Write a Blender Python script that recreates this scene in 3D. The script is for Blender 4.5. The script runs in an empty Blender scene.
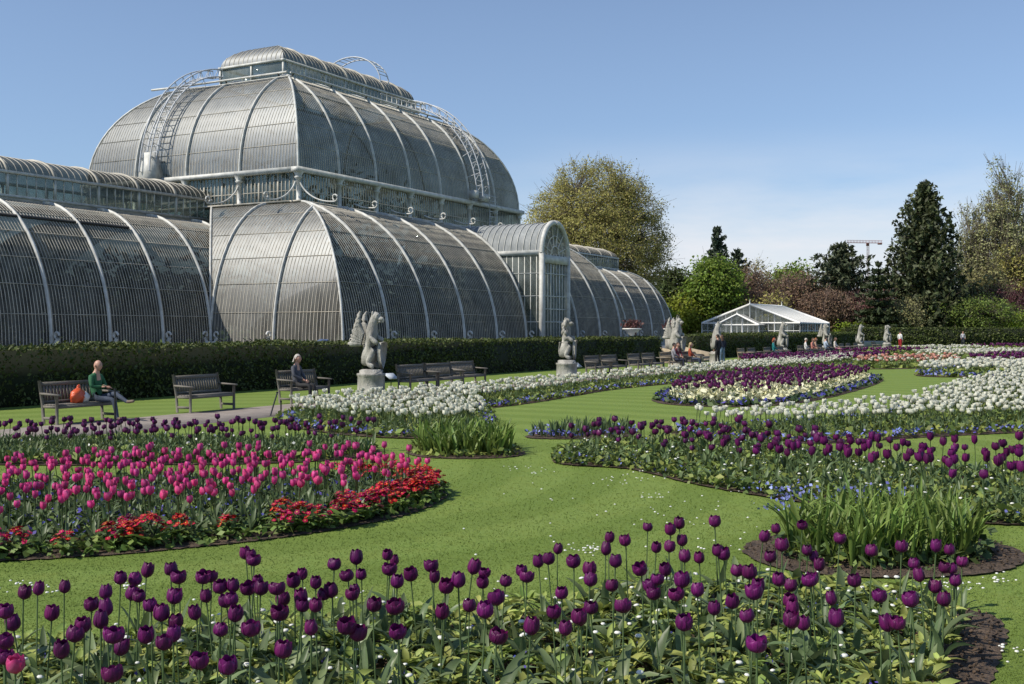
import bpy, bmesh, math
import numpy as np
from mathutils import Vector
R = math.radians
rng = np.random.default_rng(11)
S = bpy.context.scene
COL = S.collection

# ------------------------------------------------------------------ camera, sky, sun, exposure
F_PX, EYE, HOR, YAW = 1120.0, 2.1, 330.0, R(28.5)
CA, SA = math.cos(YAW), math.sin(YAW)
cam_d = bpy.data.cameras.new('camera'); cam = bpy.data.objects.new('camera', cam_d); COL.objects.link(cam)
cam.location = (0, 0, EYE); cam.rotation_euler = (R(90), 0, YAW - R(90))
cam_d.sensor_width = 36; cam_d.lens = 36 * F_PX / 1024; cam_d.shift_y = -(342 - HOR) / 1024
cam_d.clip_start = 0.05; cam_d.clip_end = 6000
S.camera = cam
SUN = Vector((-0.58, 0.44, 0.78)).normalized()
W = bpy.data.worlds.new('World'); S.world = W; W.use_nodes = True
wn, wl = W.node_tree.nodes, W.node_tree.links
wn.clear()
wo = wn.new('ShaderNodeOutputWorld'); wb = wn.new('ShaderNodeBackground'); sky = wn.new('ShaderNodeTexSky')
sky.sky_type = 'NISHITA'; sky.sun_disc = False
sky.sun_elevation = math.asin(SUN.z); sky.sun_rotation = math.atan2(SUN.x, SUN.y)
sky.air_density = 1.0; sky.dust_density = 0.15; sky.ozone_density = 2.2; sky.altitude = 20
wb.inputs['Strength'].default_value = 0.118
# thin high cloud low in the sky
tc = wn.new('ShaderNodeTexCoord'); sep = wn.new('ShaderNodeSeparateXYZ')
wl.new(tc.outputs['Generated'], sep.inputs[0])
mp = wn.new('ShaderNodeMapping'); mp.inputs['Scale'].default_value = (2.2, 2.2, 11)
wl.new(tc.outputs['Generated'], mp.inputs[0])
nz = wn.new('ShaderNodeTexNoise'); nz.inputs['Scale'].default_value = 1.3; nz.inputs['Detail'].default_value = 7; nz.inputs['Roughness'].default_value = 0.58
wl.new(mp.outputs[0], nz.inputs['Vector'])
cr = wn.new('ShaderNodeMapRange'); cr.inputs['From Min'].default_value = 0.24; cr.inputs['From Max'].default_value = 0.56
wl.new(nz.outputs['Fac'], cr.inputs['Value'])
band = wn.new('ShaderNodeMapRange'); band.interpolation_type = 'SMOOTHSTEP'
band.inputs['From Min'].default_value = 0.185; band.inputs['From Max'].default_value = 0.06
wl.new(sep.outputs['Z'], band.inputs['Value'])
dt = wn.new('ShaderNodeVectorMath'); dt.operation = 'DOT_PRODUCT'
_az = YAW - math.atan((770 - 512) / F_PX)
dt.inputs[1].default_value = (math.cos(_az), math.sin(_az), 0); wl.new(tc.outputs['Generated'], dt.inputs[0])
sd = wn.new('ShaderNodeMapRange'); sd.interpolation_type = 'SMOOTHSTEP'
sd.inputs['From Min'].default_value = 0.935; sd.inputs['From Max'].default_value = 0.992
wl.new(dt.outputs['Value'], sd.inputs['Value'])
def wmul(a, b):
    m = wn.new('ShaderNodeMath'); m.operation = 'MULTIPLY'; wl.new(a, m.inputs[0])
    if hasattr(b, 'links'): wl.new(b, m.inputs[1])
    else: m.inputs[1].default_value = b
    return m.outputs[0]
cf = wmul(wmul(wmul(cr.outputs[0], band.outputs[0]), sd.outputs[0]), 0.9)
cm = wn.new('ShaderNodeMix'); cm.data_type = 'RGBA'; cm.inputs['B'].default_value = (5.4, 5.5, 5.8, 1)
tz = wn.new('ShaderNodeMapRange'); tz.interpolation_type = 'SMOOTHSTEP'; tz.inputs['From Min'].default_value = -0.02; tz.inputs['From Max'].default_value = 0.3; wl.new(sep.outputs['Z'], tz.inputs['Value'])
tint = wn.new('ShaderNodeMix'); tint.data_type = 'RGBA'; tint.inputs['A'].default_value = (.55, .63, .78, 1); tint.inputs['B'].default_value = (.88, .84, .86, 1); wl.new(tz.outputs[0], tint.inputs['Factor'])
tmx = wn.new('ShaderNodeMix'); tmx.data_type = 'RGBA'; tmx.blend_type = 'MULTIPLY'; tmx.inputs['Factor'].default_value = 1; wl.new(sky.outputs[0], tmx.inputs['A']); wl.new(tint.outputs['Result'], tmx.inputs['B'])
wl.new(cf, cm.inputs['Factor']); wl.new(tmx.outputs['Result'], cm.inputs['A'])
wl.new(cm.outputs['Result'], wb.inputs['Color']); wl.new(wb.outputs[0], wo.inputs['Surface'])
sun_d = bpy.data.lights.new('sun', 'SUN'); sun_d.energy = 4.0; sun_d.angle = R(0.5); sun_d.color = (1.0, 0.93, 0.81)
sun = bpy.data.objects.new('sun', sun_d); COL.objects.link(sun); sun.location = (-30, 40, 60)
sun.rotation_euler = SUN.to_track_quat('Z', 'Y').to_euler()
S.view_settings.view_transform = 'Standard'; S.view_settings.look = 'None'
S.view_settings.exposure = 0.4; S.view_settings.gamma = 1.0; S.view_settings.use_curve_mapping = False
S.cycles.max_bounces = 6; S.cycles.transparent_max_bounces = 12; S.cycles.use_denoising = True
S.cycles.caustics_reflective = False; S.cycles.caustics_refractive = False

# ------------------------------------------------------------------ helpers
def G(px, y):                       # ground point seen at a pixel of a 1024 x 684 view
    Z = F_PX * EYE / (y - HOR); L = Z * (px - 512) / F_PX
    return (Z * CA + L * SA, Z * SA - L * CA)
def at(px, Z):                      # ground point at depth Z in the direction of px
    L = Z * (px - 512) / F_PX
    return (Z * CA + L * SA, Z * SA - L * CA)
def Hy(y, Z): return EYE + (HOR - y) / F_PX * Z
def onY(px, Y):                     # X of the point of column px lying on the line Y
    r = (px - 512) / F_PX
    return Y * (CA + r * SA) / (SA - r * CA)
def tag(o, label=None, cat=None, group=None, kind=None):
    if label: o['label'] = label
    if cat: o['category'] = cat
    if group: o['group'] = group
    if kind: o['kind'] = kind
    return o
def empty(name, loc, rz=0, label=None, cat=None, group=None):
    o = bpy.data.objects.new(name, None); COL.objects.link(o); o.location = loc; o.rotation_euler = (0, 0, rz)
    o.empty_display_size = 0.1
    return tag(o, label, cat, group)
def link(name, me, parent=None):
    o = bpy.data.objects.new(name, me); COL.objects.link(o)
    if parent: o.parent = parent
    return o
class MB:
    """collects polygons for ONE mesh"""
    def __init__(s): s.V = []; s.F = []; s.M = []; s.n = 0
    def add(s, V, F, m=0):
        V = np.asarray(V, float).reshape(-1, 3); F = np.asarray(F, int)
        s.V.append(V); s.F.append(F + s.n); s.M.append(np.full(len(F), m) if np.isscalar(m) else np.asarray(m)); s.n += len(V); return s
    def box(s, c, d, m=0, rz=0):
        x, y, z = [k / 2 for k in d]
        V = np.array([(-x,-y,-z),(x,-y,-z),(x,y,-z),(-x,y,-z),(-x,-y,z),(x,-y,z),(x,y,z),(-x,y,z)], float)
        if rz: V = V @ np.array([[math.cos(rz), math.sin(rz), 0], [-math.sin(rz), math.cos(rz), 0], [0,0,1]])
        return s.add(V + np.array(c), [(0,3,2,1),(4,5,6,7),(0,1,5,4),(1,2,6,5),(2,3,7,6),(3,0,4,7)], m)
    def hexa(s, V, m=0): return s.add(V, [(0,3,2,1),(4,5,6,7),(0,1,5,4),(1,2,6,5),(2,3,7,6),(3,0,4,7)], m)
    def tube(s, P, r, k=6, m=0, caps=True):
        P = np.asarray(P, float); n = len(P); r = np.broadcast_to(np.asarray(r, float), (n,))
        T = np.gradient(P, axis=0); T /= np.linalg.norm(T, axis=1)[:, None] + 1e-9
        up = np.array([0, 0, 1.0]) if abs(T[0][2]) < 0.9 else np.array([1.0, 0, 0])
        A = np.cross(T, up); A /= np.linalg.norm(A, axis=1)[:, None] + 1e-9; B = np.cross(T, A)
        a = np.arange(k) * 2 * math.pi / k
        V = P[:, None] + r[:, None, None] * (A[:, None] * np.cos(a)[None, :, None] + B[:, None] * np.sin(a)[None, :, None])
        i, j = np.meshgrid(np.arange(n - 1), np.arange(k), indexing='ij'); i = i.ravel(); j = j.ravel(); j2 = (j + 1) % k
        s.add(V, np.stack([i * k + j, i * k + j2, (i + 1) * k + j2, (i + 1) * k + j], 1), m)
        if caps and k == 4:
            b = s.n - n * k
            s.F.append(np.array([[b, b + 1, b + 2, b + 3], [b + (n-1)*k + 3, b + (n-1)*k + 2, b + (n-1)*k + 1, b + (n-1)*k]])); s.M.append(np.full(2, m))
        return s
    def grid(s, P, m=0):            # P (a, b, 3)
        a, b = P.shape[:2]
        i, j = np.meshgrid(np.arange(a - 1), np.arange(b - 1), indexing='ij'); i = i.ravel(); j = j.ravel()
        return s.add(P, np.stack([i * b + j, i * b + j + 1, (i + 1) * b + j + 1, (i + 1) * b + j], 1), m)
    def lathe(s, prof, k=12, m=0, c=(0, 0, 0), capt=True):
        prof = np.asarray(prof, float); a = np.arange(k + 1) * 2 * math.pi / k
        P = np.stack([prof[:, 0:1] * np.cos(a), prof[:, 0:1] * np.sin(a), np.repeat(prof[:, 1:2], k + 1, 1)], 2) + np.array(c)
        return s.grid(P, m)
    def inst(s, tmpl, pos, rz, sc, tilt=None):
        V, F, M = tmpl; n = len(pos); nv = len(V)
        c, sn = np.cos(rz)[:, None], np.sin(rz)[:, None]
        X = V[None, :, 0] * c - V[None, :, 1] * sn; Y = V[None, :, 0] * sn + V[None, :, 1] * c; Z = np.repeat(V[None, :, 2], n, 0)
        if tilt is not None: X = X + Z * tilt[:, 0:1]; Y = Y + Z * tilt[:, 1:2]
        Q = np.stack([X, Y, Z], 2) * np.asarray(sc).reshape(-1, 1, 1) + np.asarray(pos)[:, None, :]
        FF = (F[None] + (np.arange(n) * nv)[:, None, None]).reshape(-1, 4)
        return s.add(Q, FF, np.tile(M, n))
    def data(s): return np.concatenate(s.V), np.concatenate(s.F), np.concatenate(s.M)
    def mesh(s, name, mats, smooth=False):
        V, F, M = s.data(); me = bpy.data.meshes.new(name)
        tri = F.shape[1] == 3
        me.vertices.add(len(V)); me.vertices.foreach_set('co', V.astype(np.float32).ravel())
        k = F.shape[1]
        me.loops.add(F.size); me.loops.foreach_set('vertex_index', F.astype(np.int32).ravel())
        me.polygons.add(len(F)); me.polygons.foreach_set('loop_start', np.arange(0, F.size, k, dtype=np.int32))
        me.polygons.foreach_set('loop_total', np.full(len(F), k, np.int32))
        if not isinstance(mats, (list, tuple)): mats = [mats]
        for q in mats: me.materials.append(q)
        me.polygons.foreach_set('material_index', M.astype(np.int32))
        if smooth: me.polygons.foreach_set('use_smooth', np.ones(len(F), bool))
        me.update(); me.validate()
        return me
    def obj(s, name, mats, parent=None, smooth=False): return link(name, s.mesh(name, mats, smooth), parent)
def nrm(v): return v / (np.linalg.norm(v, axis=-1, keepdims=True) + 1e-9)
def cards(mb, C, size, aspect=1.6, out=None, bias=0.0, m=0, down=0.0):
    """leaf sized faces round the points C; bias pulls their normals towards out"""
    n = len(C); N = nrm(rng.normal(size=(n, 3)))
    if out is not None: N = nrm(N * (1 - bias) + out * bias)
    T = rng.normal(size=(n, 3)); T[:, 2] -= down * 3; T = nrm(np.cross(N, np.cross(T, N))); B = np.cross(N, T)
    s = (np.asarray(size) * rng.uniform(0.6, 1.35, n))[:, None]
    a, b = T * s * aspect / 2, B * s / 2
    V = np.stack([C - a, C + b * 0.9 - a * 0.1, C + a, C - b * 0.9 - a * 0.1], 1)
    return mb.add(V, np.arange(n * 4).reshape(n, 4), m)
def inpoly(P, poly):
    x, y = P[:, 0], P[:, 1]; ins = np.zeros(len(P), bool); j = len(poly) - 1
    for i in range(len(poly)):
        xi, yi = poly[i]; xj, yj = poly[j]
        c = ((yi > y) != (yj > y)) & (x < (xj - xi) * (y - yi) / (yj - yi + 1e-12) + xi); ins ^= c; j = i
    return ins
def scatter(poly, dist, inset=0.0, nmax=200000):
    poly = np.asarray(poly, float); lo, hi = poly.min(0), poly.max(0)
    n = int(min(nmax, 3.2 * np.prod(hi - lo) / dist ** 2 + 20))
    P = rng.uniform(lo, hi, (n, 2)); P = P[inpoly(P, poly)]
    if inset: P = P[edge_d(P, poly) > inset]
    cell = {}; keep = []
    for i, p in enumerate(P):
        k = (int(p[0] / dist), int(p[1] / dist)); ok = True
        for a in (-1, 0, 1):
            for b in (-1, 0, 1):
                for q in cell.get((k[0] + a, k[1] + b), ()):
                    if (p[0] - q[0]) ** 2 + (p[1] - q[1]) ** 2 < dist * dist: ok = False; break
                if not ok: break
            if not ok: break
        if ok: cell.setdefault(k, []).append(p); keep.append(i)
    return P[keep]
def edge_d(P, poly):
    d = np.full(len(P), 1e9)
    for i in range(len(poly)):
        a, b = np.array(poly[i - 1]), np.array(poly[i]); ab = b - a
        t = np.clip(((P - a) @ ab) / (ab @ ab + 1e-12), 0, 1); d = np.minimum(d, np.linalg.norm(P - (a + t[:, None] * ab), axis=1))
    return d
def smooth_poly(pts, n=3):
    P = np.asarray(pts, float)
    for _ in range(n):
        Q = np.roll(P, -1, 0); P = np.stack([P * .75 + Q * .25, P * .25 + Q * .75], 1).reshape(-1, 2)
    return P
def GP(pts, n=2): return smooth_poly([G(*p) for p in pts], n)

# ------------------------------------------------------------------ materials
def mat(name, c1, c2=None, rough=0.7, scale=6.0, bump=0.0, bscale=None, island=0.0, transl=0.0, spec=0.5, objrand=0.0, metallic=0.0, stretch=(1, 1, 1), coord='Object', lo=0.35, hi=0.65, detail=6):
    m = bpy.data.materials.new(name); m.use_nodes = True; n, l = m.node_tree.nodes, m.node_tree.links
    p = n['Principled BSDF']; out = n['Material Output']
    p.inputs['Roughness'].default_value = rough; p.inputs['Specular IOR Level'].default_value = spec; p.inputs['Metallic'].default_value = metallic
    c2 = c2 or tuple(k * 0.8 for k in c1)
    t = n.new('ShaderNodeTexCoord'); mpn = n.new('ShaderNodeMapping'); mpn.inputs['Scale'].default_value = stretch
    l.new(t.outputs[coord], mpn.inputs[0])
    nt = n.new('ShaderNodeTexNoise'); nt.inputs['Scale'].default_value = scale; nt.inputs['Detail'].default_value = detail; l.new(mpn.outputs[0], nt.inputs['Vector'])
    mr = n.new('ShaderNodeMapRange'); mr.inputs['From Min'].default_value = lo; mr.inputs['From Max'].default_value = hi; l.new(nt.outputs['Fac'], mr.inputs['Value'])
    mx = n.new('ShaderNodeMix'); mx.data_type = 'RGBA'; mx.inputs['A'].default_value = (*c1, 1); mx.inputs['B'].default_value = (*c2, 1)
    l.new(mr.outputs[0], mx.inputs['Factor']); col = mx.outputs['Result']
    for amt, kind in ((island, 'i'), (objrand, 'o')):
        if not amt: continue
        src = n.new('ShaderNodeNewGeometry').outputs['Random Per Island'] if kind == 'i' else n.new('ShaderNodeObjectInfo').outputs['Random']
        r = n.new('ShaderNodeMapRange'); r.inputs['To Min'].default_value = 1 - amt; r.inputs['To Max'].default_value = 1 + amt; l.new(src, r.inputs['Value'])
        hs = n.new('ShaderNodeHueSaturation'); l.new(col, hs.inputs['Color']); l.new(r.outputs[0], hs.inputs['Value'])
        r2 = n.new('ShaderNodeMapRange'); r2.inputs['To Min'].default_value = 0.5 - amt * 0.05; r2.inputs['To Max'].default_value = 0.5 + amt * 0.05
        ml = n.new('ShaderNodeMath'); ml.operation = 'MULTIPLY'; ml.inputs[1].default_value = 7.31; fr = n.new('ShaderNodeMath'); fr.operation = 'FRACT'
        l.new(src, ml.inputs[0]); l.new(ml.outputs[0], fr.inputs[0]); l.new(fr.outputs[0], r2.inputs['Value']); l.new(r2.outputs[0], hs.inputs['Hue'])
        col = hs.outputs['Color']
    l.new(col, p.inputs['Base Color'])
    if bump:
        bn = n.new('ShaderNodeTexNoise'); bn.inputs['Scale'].default_value = bscale or scale * 4; bn.inputs['Detail'].default_value = 8; l.new(mpn.outputs[0], bn.inputs['Vector'])
        b = n.new('ShaderNodeBump'); b.inputs['Strength'].default_value = bump; b.inputs['Distance'].default_value = 0.05; l.new(bn.outputs['Fac'], b.inputs['Height']); l.new(b.outputs[0], p.inputs['Normal'])
    if transl:
        tr = n.new('ShaderNodeBsdfTranslucent'); l.new(col, tr.inputs['Color']); ms = n.new('ShaderNodeMixShader'); ms.inputs[0].default_value = transl
        l.new(p.outputs[0], ms.inputs[1]); l.new(tr.outputs[0], ms.inputs[2]); l.new(ms.outputs[0], out.inputs['Surface'])
    return m
def glass_mat(name, dirt, dirt2, trans, gl=0.5, sc=(1, 1, 0.12), streak=5.0):
    m = bpy.data.materials.new(name); m.use_nodes = True; n, l = m.node_tree.nodes, m.node_tree.links; n.clear()
    out = n.new('ShaderNodeOutputMaterial'); d = n.new('ShaderNodeBsdfDiffuse'); g = n.new('ShaderNodeBsdfGlossy'); t = n.new('ShaderNodeBsdfTransparent')
    t.inputs['Color'].default_value = (.86, .9, .87, 1); g.inputs['Roughness'].default_value = gl; g.inputs['Color'].default_value = (.9, .93, .95, 1)
    tc = n.new('ShaderNodeTexCoord'); mp = n.new('ShaderNodeMapping'); mp.inputs['Scale'].default_value = sc; l.new(tc.outputs['Object'], mp.inputs[0])
    nt = n.new('ShaderNodeTexNoise'); nt.inputs['Scale'].default_value = streak; nt.inputs['Detail'].default_value = 6; nt.inputs['Roughness'].default_value = 0.65; l.new(mp.outputs[0], nt.inputs['Vector'])
    mr = n.new('ShaderNodeMapRange'); mr.inputs['From Min'].default_value = .32; mr.inputs['From Max'].default_value = .68; l.new(nt.outputs['Fac'], mr.inputs['Value'])
    mx = n.new('ShaderNodeMix'); mx.data_type = 'RGBA'; mx.inputs['A'].default_value = (*dirt, 1); mx.inputs['B'].default_value = (*dirt2, 1); l.new(mr.outputs[0], mx.inputs['Factor']); l.new(mx.outputs['Result'], d.inputs['Color'])
    n2 = n.new('ShaderNodeTexNoise'); n2.inputs['Scale'].default_value = 0.5; n2.inputs['Detail'].default_value = 5; l.new(tc.outputs['Object'], n2.inputs['Vector'])
    tm = n.new('ShaderNodeMapRange'); tm.inputs['From Min'].default_value = .3; tm.inputs['From Max'].default_value = .7
    tm.inputs['To Min'].default_value = trans * 0.6; tm.inputs['To Max'].default_value = min(1, trans * 1.35); l.new(n2.outputs['Fac'], tm.inputs['Value'])
    a = n.new('ShaderNodeMixShader'); l.new(tm.outputs[0], a.inputs[0]); l.new(d.outputs[0], a.inputs[1]); l.new(t.outputs[0], a.inputs[2])
    fr = n.new('ShaderNodeFresnel'); fr.inputs['IOR'].default_value = 1.5
    fm = n.new('ShaderNodeMath'); fm.operation = 'MULTIPLY'; fm.inputs[1].default_value = .13; l.new(fr.outputs[0], fm.inputs[0])
    b = n.new('ShaderNodeMixShader'); l.new(fm.outputs[0], b.inputs[0]); l.new(a.outputs[0], b.inputs[1]); l.new(g.outputs[0], b.inputs[2]); l.new(b.outputs[0], out.inputs['Surface'])
    return m
M = {}
M['glass'] = glass_mat('weathered_glass', (.042, .040, .035), (.14, .136, .12), 0.34, streak=2.6)
M['clear'] = glass_mat('clear_glass', (.2, .23, .22), (.3, .33, .32), 0.72, 0.05)
M['iron'] = mat('white_painted_iron', (.60, .60, .57), (.42, .42, .39), .5, 3)
M['bar'] = mat('glazing_bar_paint', (.52, .48, .40), (.33, .31, .26), .6, 1.5)
M['dark_iron_and_gap'] = mat('dark_opening', (.03, .03, .03), None, .7)
M['steel'] = mat('galvanised_steel', (.55, .57, .6), (.45, .47, .5), .4, 8)
M['stone'] = mat('portland_stone', (.42, .405, .365), (.19, .185, .165), .85, 3.5, .6, 26, stretch=(1, 1, .45))
M['plinth'] = mat('pale_masonry', (.42, .41, .38), (.3, .29, .27), .85, 2, .3, 15)
M['sandstone'] = mat('tan_stone', (.40, .33, .23), (.28, .23, .16), .85, 3, .3, 18)
M['wood'] = mat('weathered_teak', (.20, .18, .155), (.115, .105, .09), .8, 14, .3, 60, objrand=.12, stretch=(1, 8, 8))
M['oak'] = mat('paler_bench_wood', (.36, .29, .2), (.25, .2, .14), .75, 14, .2, 60, stretch=(1, 8, 8))
M['black'] = mat('black_paint', (.015, .015, .016), None, .5)
M['bark'] = mat('bark', (.10, .085, .065), (.055, .046, .036), .9, 8, .5)
M['pale_bark'] = mat('pale_bark', (.2, .175, .13), (.12, .10, .075), .9, 8, .4)
M['twig'] = mat('brown_twig', (.2, .145, .12), (.13, .09, .075), .9, 4, island=.2)
def leafmat(name, c, isl=.35, tr=.3, rough=.55, sc=1.5, c2=None): return mat(name, c, c2 or tuple(k * .72 for k in c), rough, sc, island=isl, transl=tr, spec=.3)
M['hedge'] = leafmat('yew_hedge', (.085, .11, .028), .4, .2)
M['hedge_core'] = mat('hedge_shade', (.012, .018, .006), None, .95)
M['tleaf'] = mat('tulip_leaf', (.14, .195, .09), (.10, .15, .06), .45, 9, transl=.35, objrand=.2, spec=.4)
M['tleaf_far'] = leafmat('tulip_leaf_mass', (.13, .19, .075), .3, .25, .5)
M['stem'] = mat('tulip_stem', (.09, .14, .05), (.07, .11, .04), .5, 9)
M['purple'] = mat('purple_petal', (.165, .011, .115), (.085, .006, .068), .42, 70, transl=.22, objrand=.3, stretch=(1, 1, .1), spec=.3, bump=.25, bscale=90)
M['purple_far'] = mat('purple_petal_mass', (.12, .0085, .088), (.075, .005, .06), .4, 3, transl=.2, island=.35)
M['pink'] = mat('pink_petal', (.66, .025, .20), (.74, .13, .34), .45, 22, transl=.25, objrand=.2)
M['white'] = mat('white_petal', (.88, .87, .76), (.8, .79, .64), .45, 12, transl=.25, objrand=.06)
M['white_far'] = mat('white_petal_mass', (.88, .87, .76), (.8, .79, .64), .45, 3, transl=.25, island=.1)
M['cream'] = mat('cream_petal', (.75, .74, .55), (.66, .63, .32), .5, 3, transl=.2, island=.2)
M['salmon'] = mat('salmon_petal', (.55, .2, .15), (.5, .3, .22), .5, 3, transl=.2, island=.25)
M['red'] = mat('red_primula_petal', (.40, .004, .035), (.28, .003, .035), .45, 5, island=.4, transl=.15)
M['redor'] = mat('scarlet_primula_petal', (.46, .010, .012), (.40, .006, .018), .45, 5, island=.3, transl=.15)
M['yellow'] = mat('yellow_eye', (.75, .5, .05), None, .5)
M['blue'] = mat('forget_me_not', (.16, .2, .5), (.12, .13, .38), .5, 3, island=.35)
M['violet'] = mat('violet_pansy', (.06, .05, .28), (.09, .08, .36), .5, 3, island=.4)
M['daisy'] = mat('daisy_white', (.75, .75, .70), None, .5)
M['bed_leaf'] = leafmat('bedding_leaf', (.14, .20, .045), .4, .25, c2=(.23, .27, .065))
M['front_leaf'] = leafmat('yellow_green_bedding_leaf', (.19, .26, .06), .4, .3, c2=(.36, .40, .11))
M['dark_leaf'] = leafmat('dark_bedding_leaf', (.085, .13, .045), .4, .2)
M['iris'] = leafmat('iris_leaf', (.17, .25, .055), .35, .25, .45)
M['primula_leaf'] = leafmat('primula_leaf', (.17, .25, .06), .35, .25)
M['soil'] = mat('dark_soil', (.05, .033, .022), (.12, .082, .054), .95, 9, 1.0, 45)
M['teal'] = mat('teal_cloth', (.02, .19, .2), None, .8)

# ------------------------------------------------------------------ ground
def lawn_mat():
    m = bpy.data.materials.new('mown_lawn'); m.use_nodes = True; n, l = m.node_tree.nodes, m.node_tree.links
    p = n['Principled BSDF']; p.inputs['Roughness'].default_value = .8; p.inputs['Specular IOR Level'].default_value = .2
    tc = n.new('ShaderNodeTexCoord')
    def noise(s, d=6, st=None):
        v = tc.outputs['Object']
        if st: mp = n.new('ShaderNodeMapping'); mp.inputs['Scale'].default_value = st; l.new(v, mp.inputs[0]); v = mp.outputs[0]
        t = n.new('ShaderNodeTexNoise'); t.inputs['Scale'].default_value = s; t.inputs['Detail'].default_value = d; t.inputs['Roughness'].default_value = .62; l.new(v, t.inputs['Vector']); return t.outputs['Fac']
    def mr(v, a, b):
        r = n.new('ShaderNodeMapRange'); r.inputs['From Min'].default_value = a; r.inputs['From Max'].default_value = b; l.new(v, r.inputs['Value']); return r.outputs[0]
    def mix(f, A, B, fixed=None):
        x = n.new('ShaderNodeMix'); x.data_type = 'RGBA'
        for k, q in (('A', A), ('B', B)):
            if isinstance(q, tuple): x.inputs[k].default_value = (*q, 1)
            else: l.new(q, x.inputs[k])
        l.new(f, x.inputs['Factor']); return x.outputs['Result']
    c = mix(mr(noise(.45), .35, .65), (.135, .212, .038), (.165, .235, .05))
    c = mix(mr(noise(3.0, 8), .42, .72), c, (.15, .205, .036))
    c = mix(mr(noise(60, 4), .45, .8), c, (.24, .29, .075))
    wv = n.new('ShaderNodeTexWave'); wv.wave_type = 'RINGS'; wv.rings_direction = 'SPHERICAL'; wv.inputs['Scale'].default_value = .2; wv.inputs['Distortion'].default_value = 2.0; wv.inputs['Detail'].default_value = 1; wv.inputs['Detail Scale'].default_value = .18
    mpw = n.new('ShaderNodeMapping'); mpw.inputs['Location'].default_value = (-12.2, -13.0, 0); l.new(tc.outputs['Object'], mpw.inputs[0]); l.new(mpw.outputs[0], wv.inputs['Vector'])
    s = n.new('ShaderNodeMath'); s.operation = 'MULTIPLY'; s.inputs[1].default_value = .6; l.new(mr(wv.outputs['Fac'], .35, .65), s.inputs[0])
    c = mix(s.outputs[0], c, (.12, .18, .03))
    l.new(c, p.inputs['Base Color'])
    b = n.new('ShaderNodeBump'); b.inputs['Strength'].default_value = .55; b.inputs['Distance'].default_value = .03; l.new(noise(90, 5), b.inputs['Height']); l.new(b.outputs[0], p.inputs['Normal'])
    return m
M['lawn'] = lawn_mat()
g = MB(); ax = np.array([-3000, -400, -60, -20, 0, 20, 40, 70, 110, 170, 400, 3000.]); xx, yy = np.meshgrid(ax, ax, indexing='ij')
g.grid(np.stack([xx, yy, 0 * xx], 2)[:, ::1]); o = g.obj('lawn', M['lawn']); tag(o, kind='structure')
M['path'] = mat('path_gravel', (.235, .205, .185), (.18, .155, .14), .9, 2.5, .4, 90)
pa = MB(); pa.box((70, 19.35, -.046), (220, 2.7, .1)); tag(pa.obj('path', M['path']), kind='structure')
te = MB(); te.box((60, 59, .25), (200, 62, .7)); tag(te.obj('terrace', M['plinth']), kind='structure')

BZ = [.010]
def tri_fan_soil(poly):
    z = BZ[0]; BZ[0] = .010 + (BZ[0] - .010 + .004) % .016
    q_ = smooth_poly(poly, 2); q_ = q_ + np.stack([np.sin(q_[:, 1] * 41 + q_[:, 0] * 23) + np.sin(q_[:, 0] * 97), np.sin(q_[:, 0] * 37 - q_[:, 1] * 29) + np.sin(q_[:, 1] * 89)], 1) * .014; poly = q_
    me = bpy.data.meshes.new('flower_bed_soil'); P = [(x, y, z) for x, y in poly]; n = len(P)
    bm = bmesh.new(); f = bm.faces.new([bm.verts.new(p) for p in P]); f.normal_update()
    if f.normal.z < 0: f.normal_flip()
    r = bmesh.ops.inset_region(bm, faces=[f], thickness=.10, depth=.018)
    bm.to_mesh(me); bm.free(); me.materials.append(M['soil']); o = link('flower_bed_soil', me); tag(o, kind='structure'); return o
#BEDS
beds = {}
beds['front'] = GP([(-120, 800), (-90, 672), (0, 660), (100, 648), (200, 641), (330, 632), (450, 623), (560, 609), (680, 597), (790, 589), (890, 596), (955, 608), (1010, 620), (1000, 655), (985, 700), (960, 800)], 2)
beds['pink'] = GP([(-140, 570), (-140, 500), (0, 488), (150, 482), (300, 478), (390, 479), (448, 487), (450, 497), (425, 511), (360, 527), (260, 542), (130, 555), (30, 561)], 2)
beds['rear_purple'] = GP([(-80, 466), (-80, 446), (100, 445), (250, 445), (340, 446), (385, 450), (372, 457), (300, 464), (150, 466)], 2)
beds['white_lobe'] = GP([(272, 423), (285, 415), (345, 409), (420, 402), (480, 397), (492, 412), (500, 428), (480, 438), (400, 440), (320, 434)], 2)
beds['white_strip'] = GP([(425, 402), (480, 396.5), (530, 391), (600, 383.5), (700, 373.5), (860, 357.5), (862, 366), (790, 373), (720, 380), (660, 385), (610, 390), (570, 397), (530, 404), (470, 411)], 2)
beds['iris_strip'] = GP([(402, 456), (410, 444), (450, 440), (500, 441), (528, 452), (520, 458), (450, 460)], 2)
beds['blue_strip'] = GP([(516, 439), (540, 433), (590, 430), (640, 431), (640, 437), (580, 440)], 2)
beds['right_purple'] = GP([(552, 466), (552, 455), (590, 447), (660, 442), (760, 447), (850, 464), (950, 476), (1100, 478), (1100, 528), (980, 526), (880, 516), (790, 502), (700, 487), (650, 474), (620, 468)], 2)
beds['white_right'] = GP([(655, 432), (720, 428), (800, 424), (880, 417), (915, 405), (960, 390), (1000, 379), (1100, 366), (1100, 430), (1000, 434), (900, 439), (840, 444), (760, 444), (690, 439)], 2)
beds['oval'] = GP([(643, 403), (665, 391), (720, 381), (800, 376), (875, 376), (888, 381), (845, 395), (790, 406), (710, 408)], 2)
beds['front_plants'] = GP([(-120, 800), (-90, 674), (0, 661), (100, 649), (200, 642), (330, 633), (450, 624), (560, 610), (680, 598), (790, 590), (880, 597), (925, 606), (958, 622), (950, 655), (935, 700), (905, 800)], 2)
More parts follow.
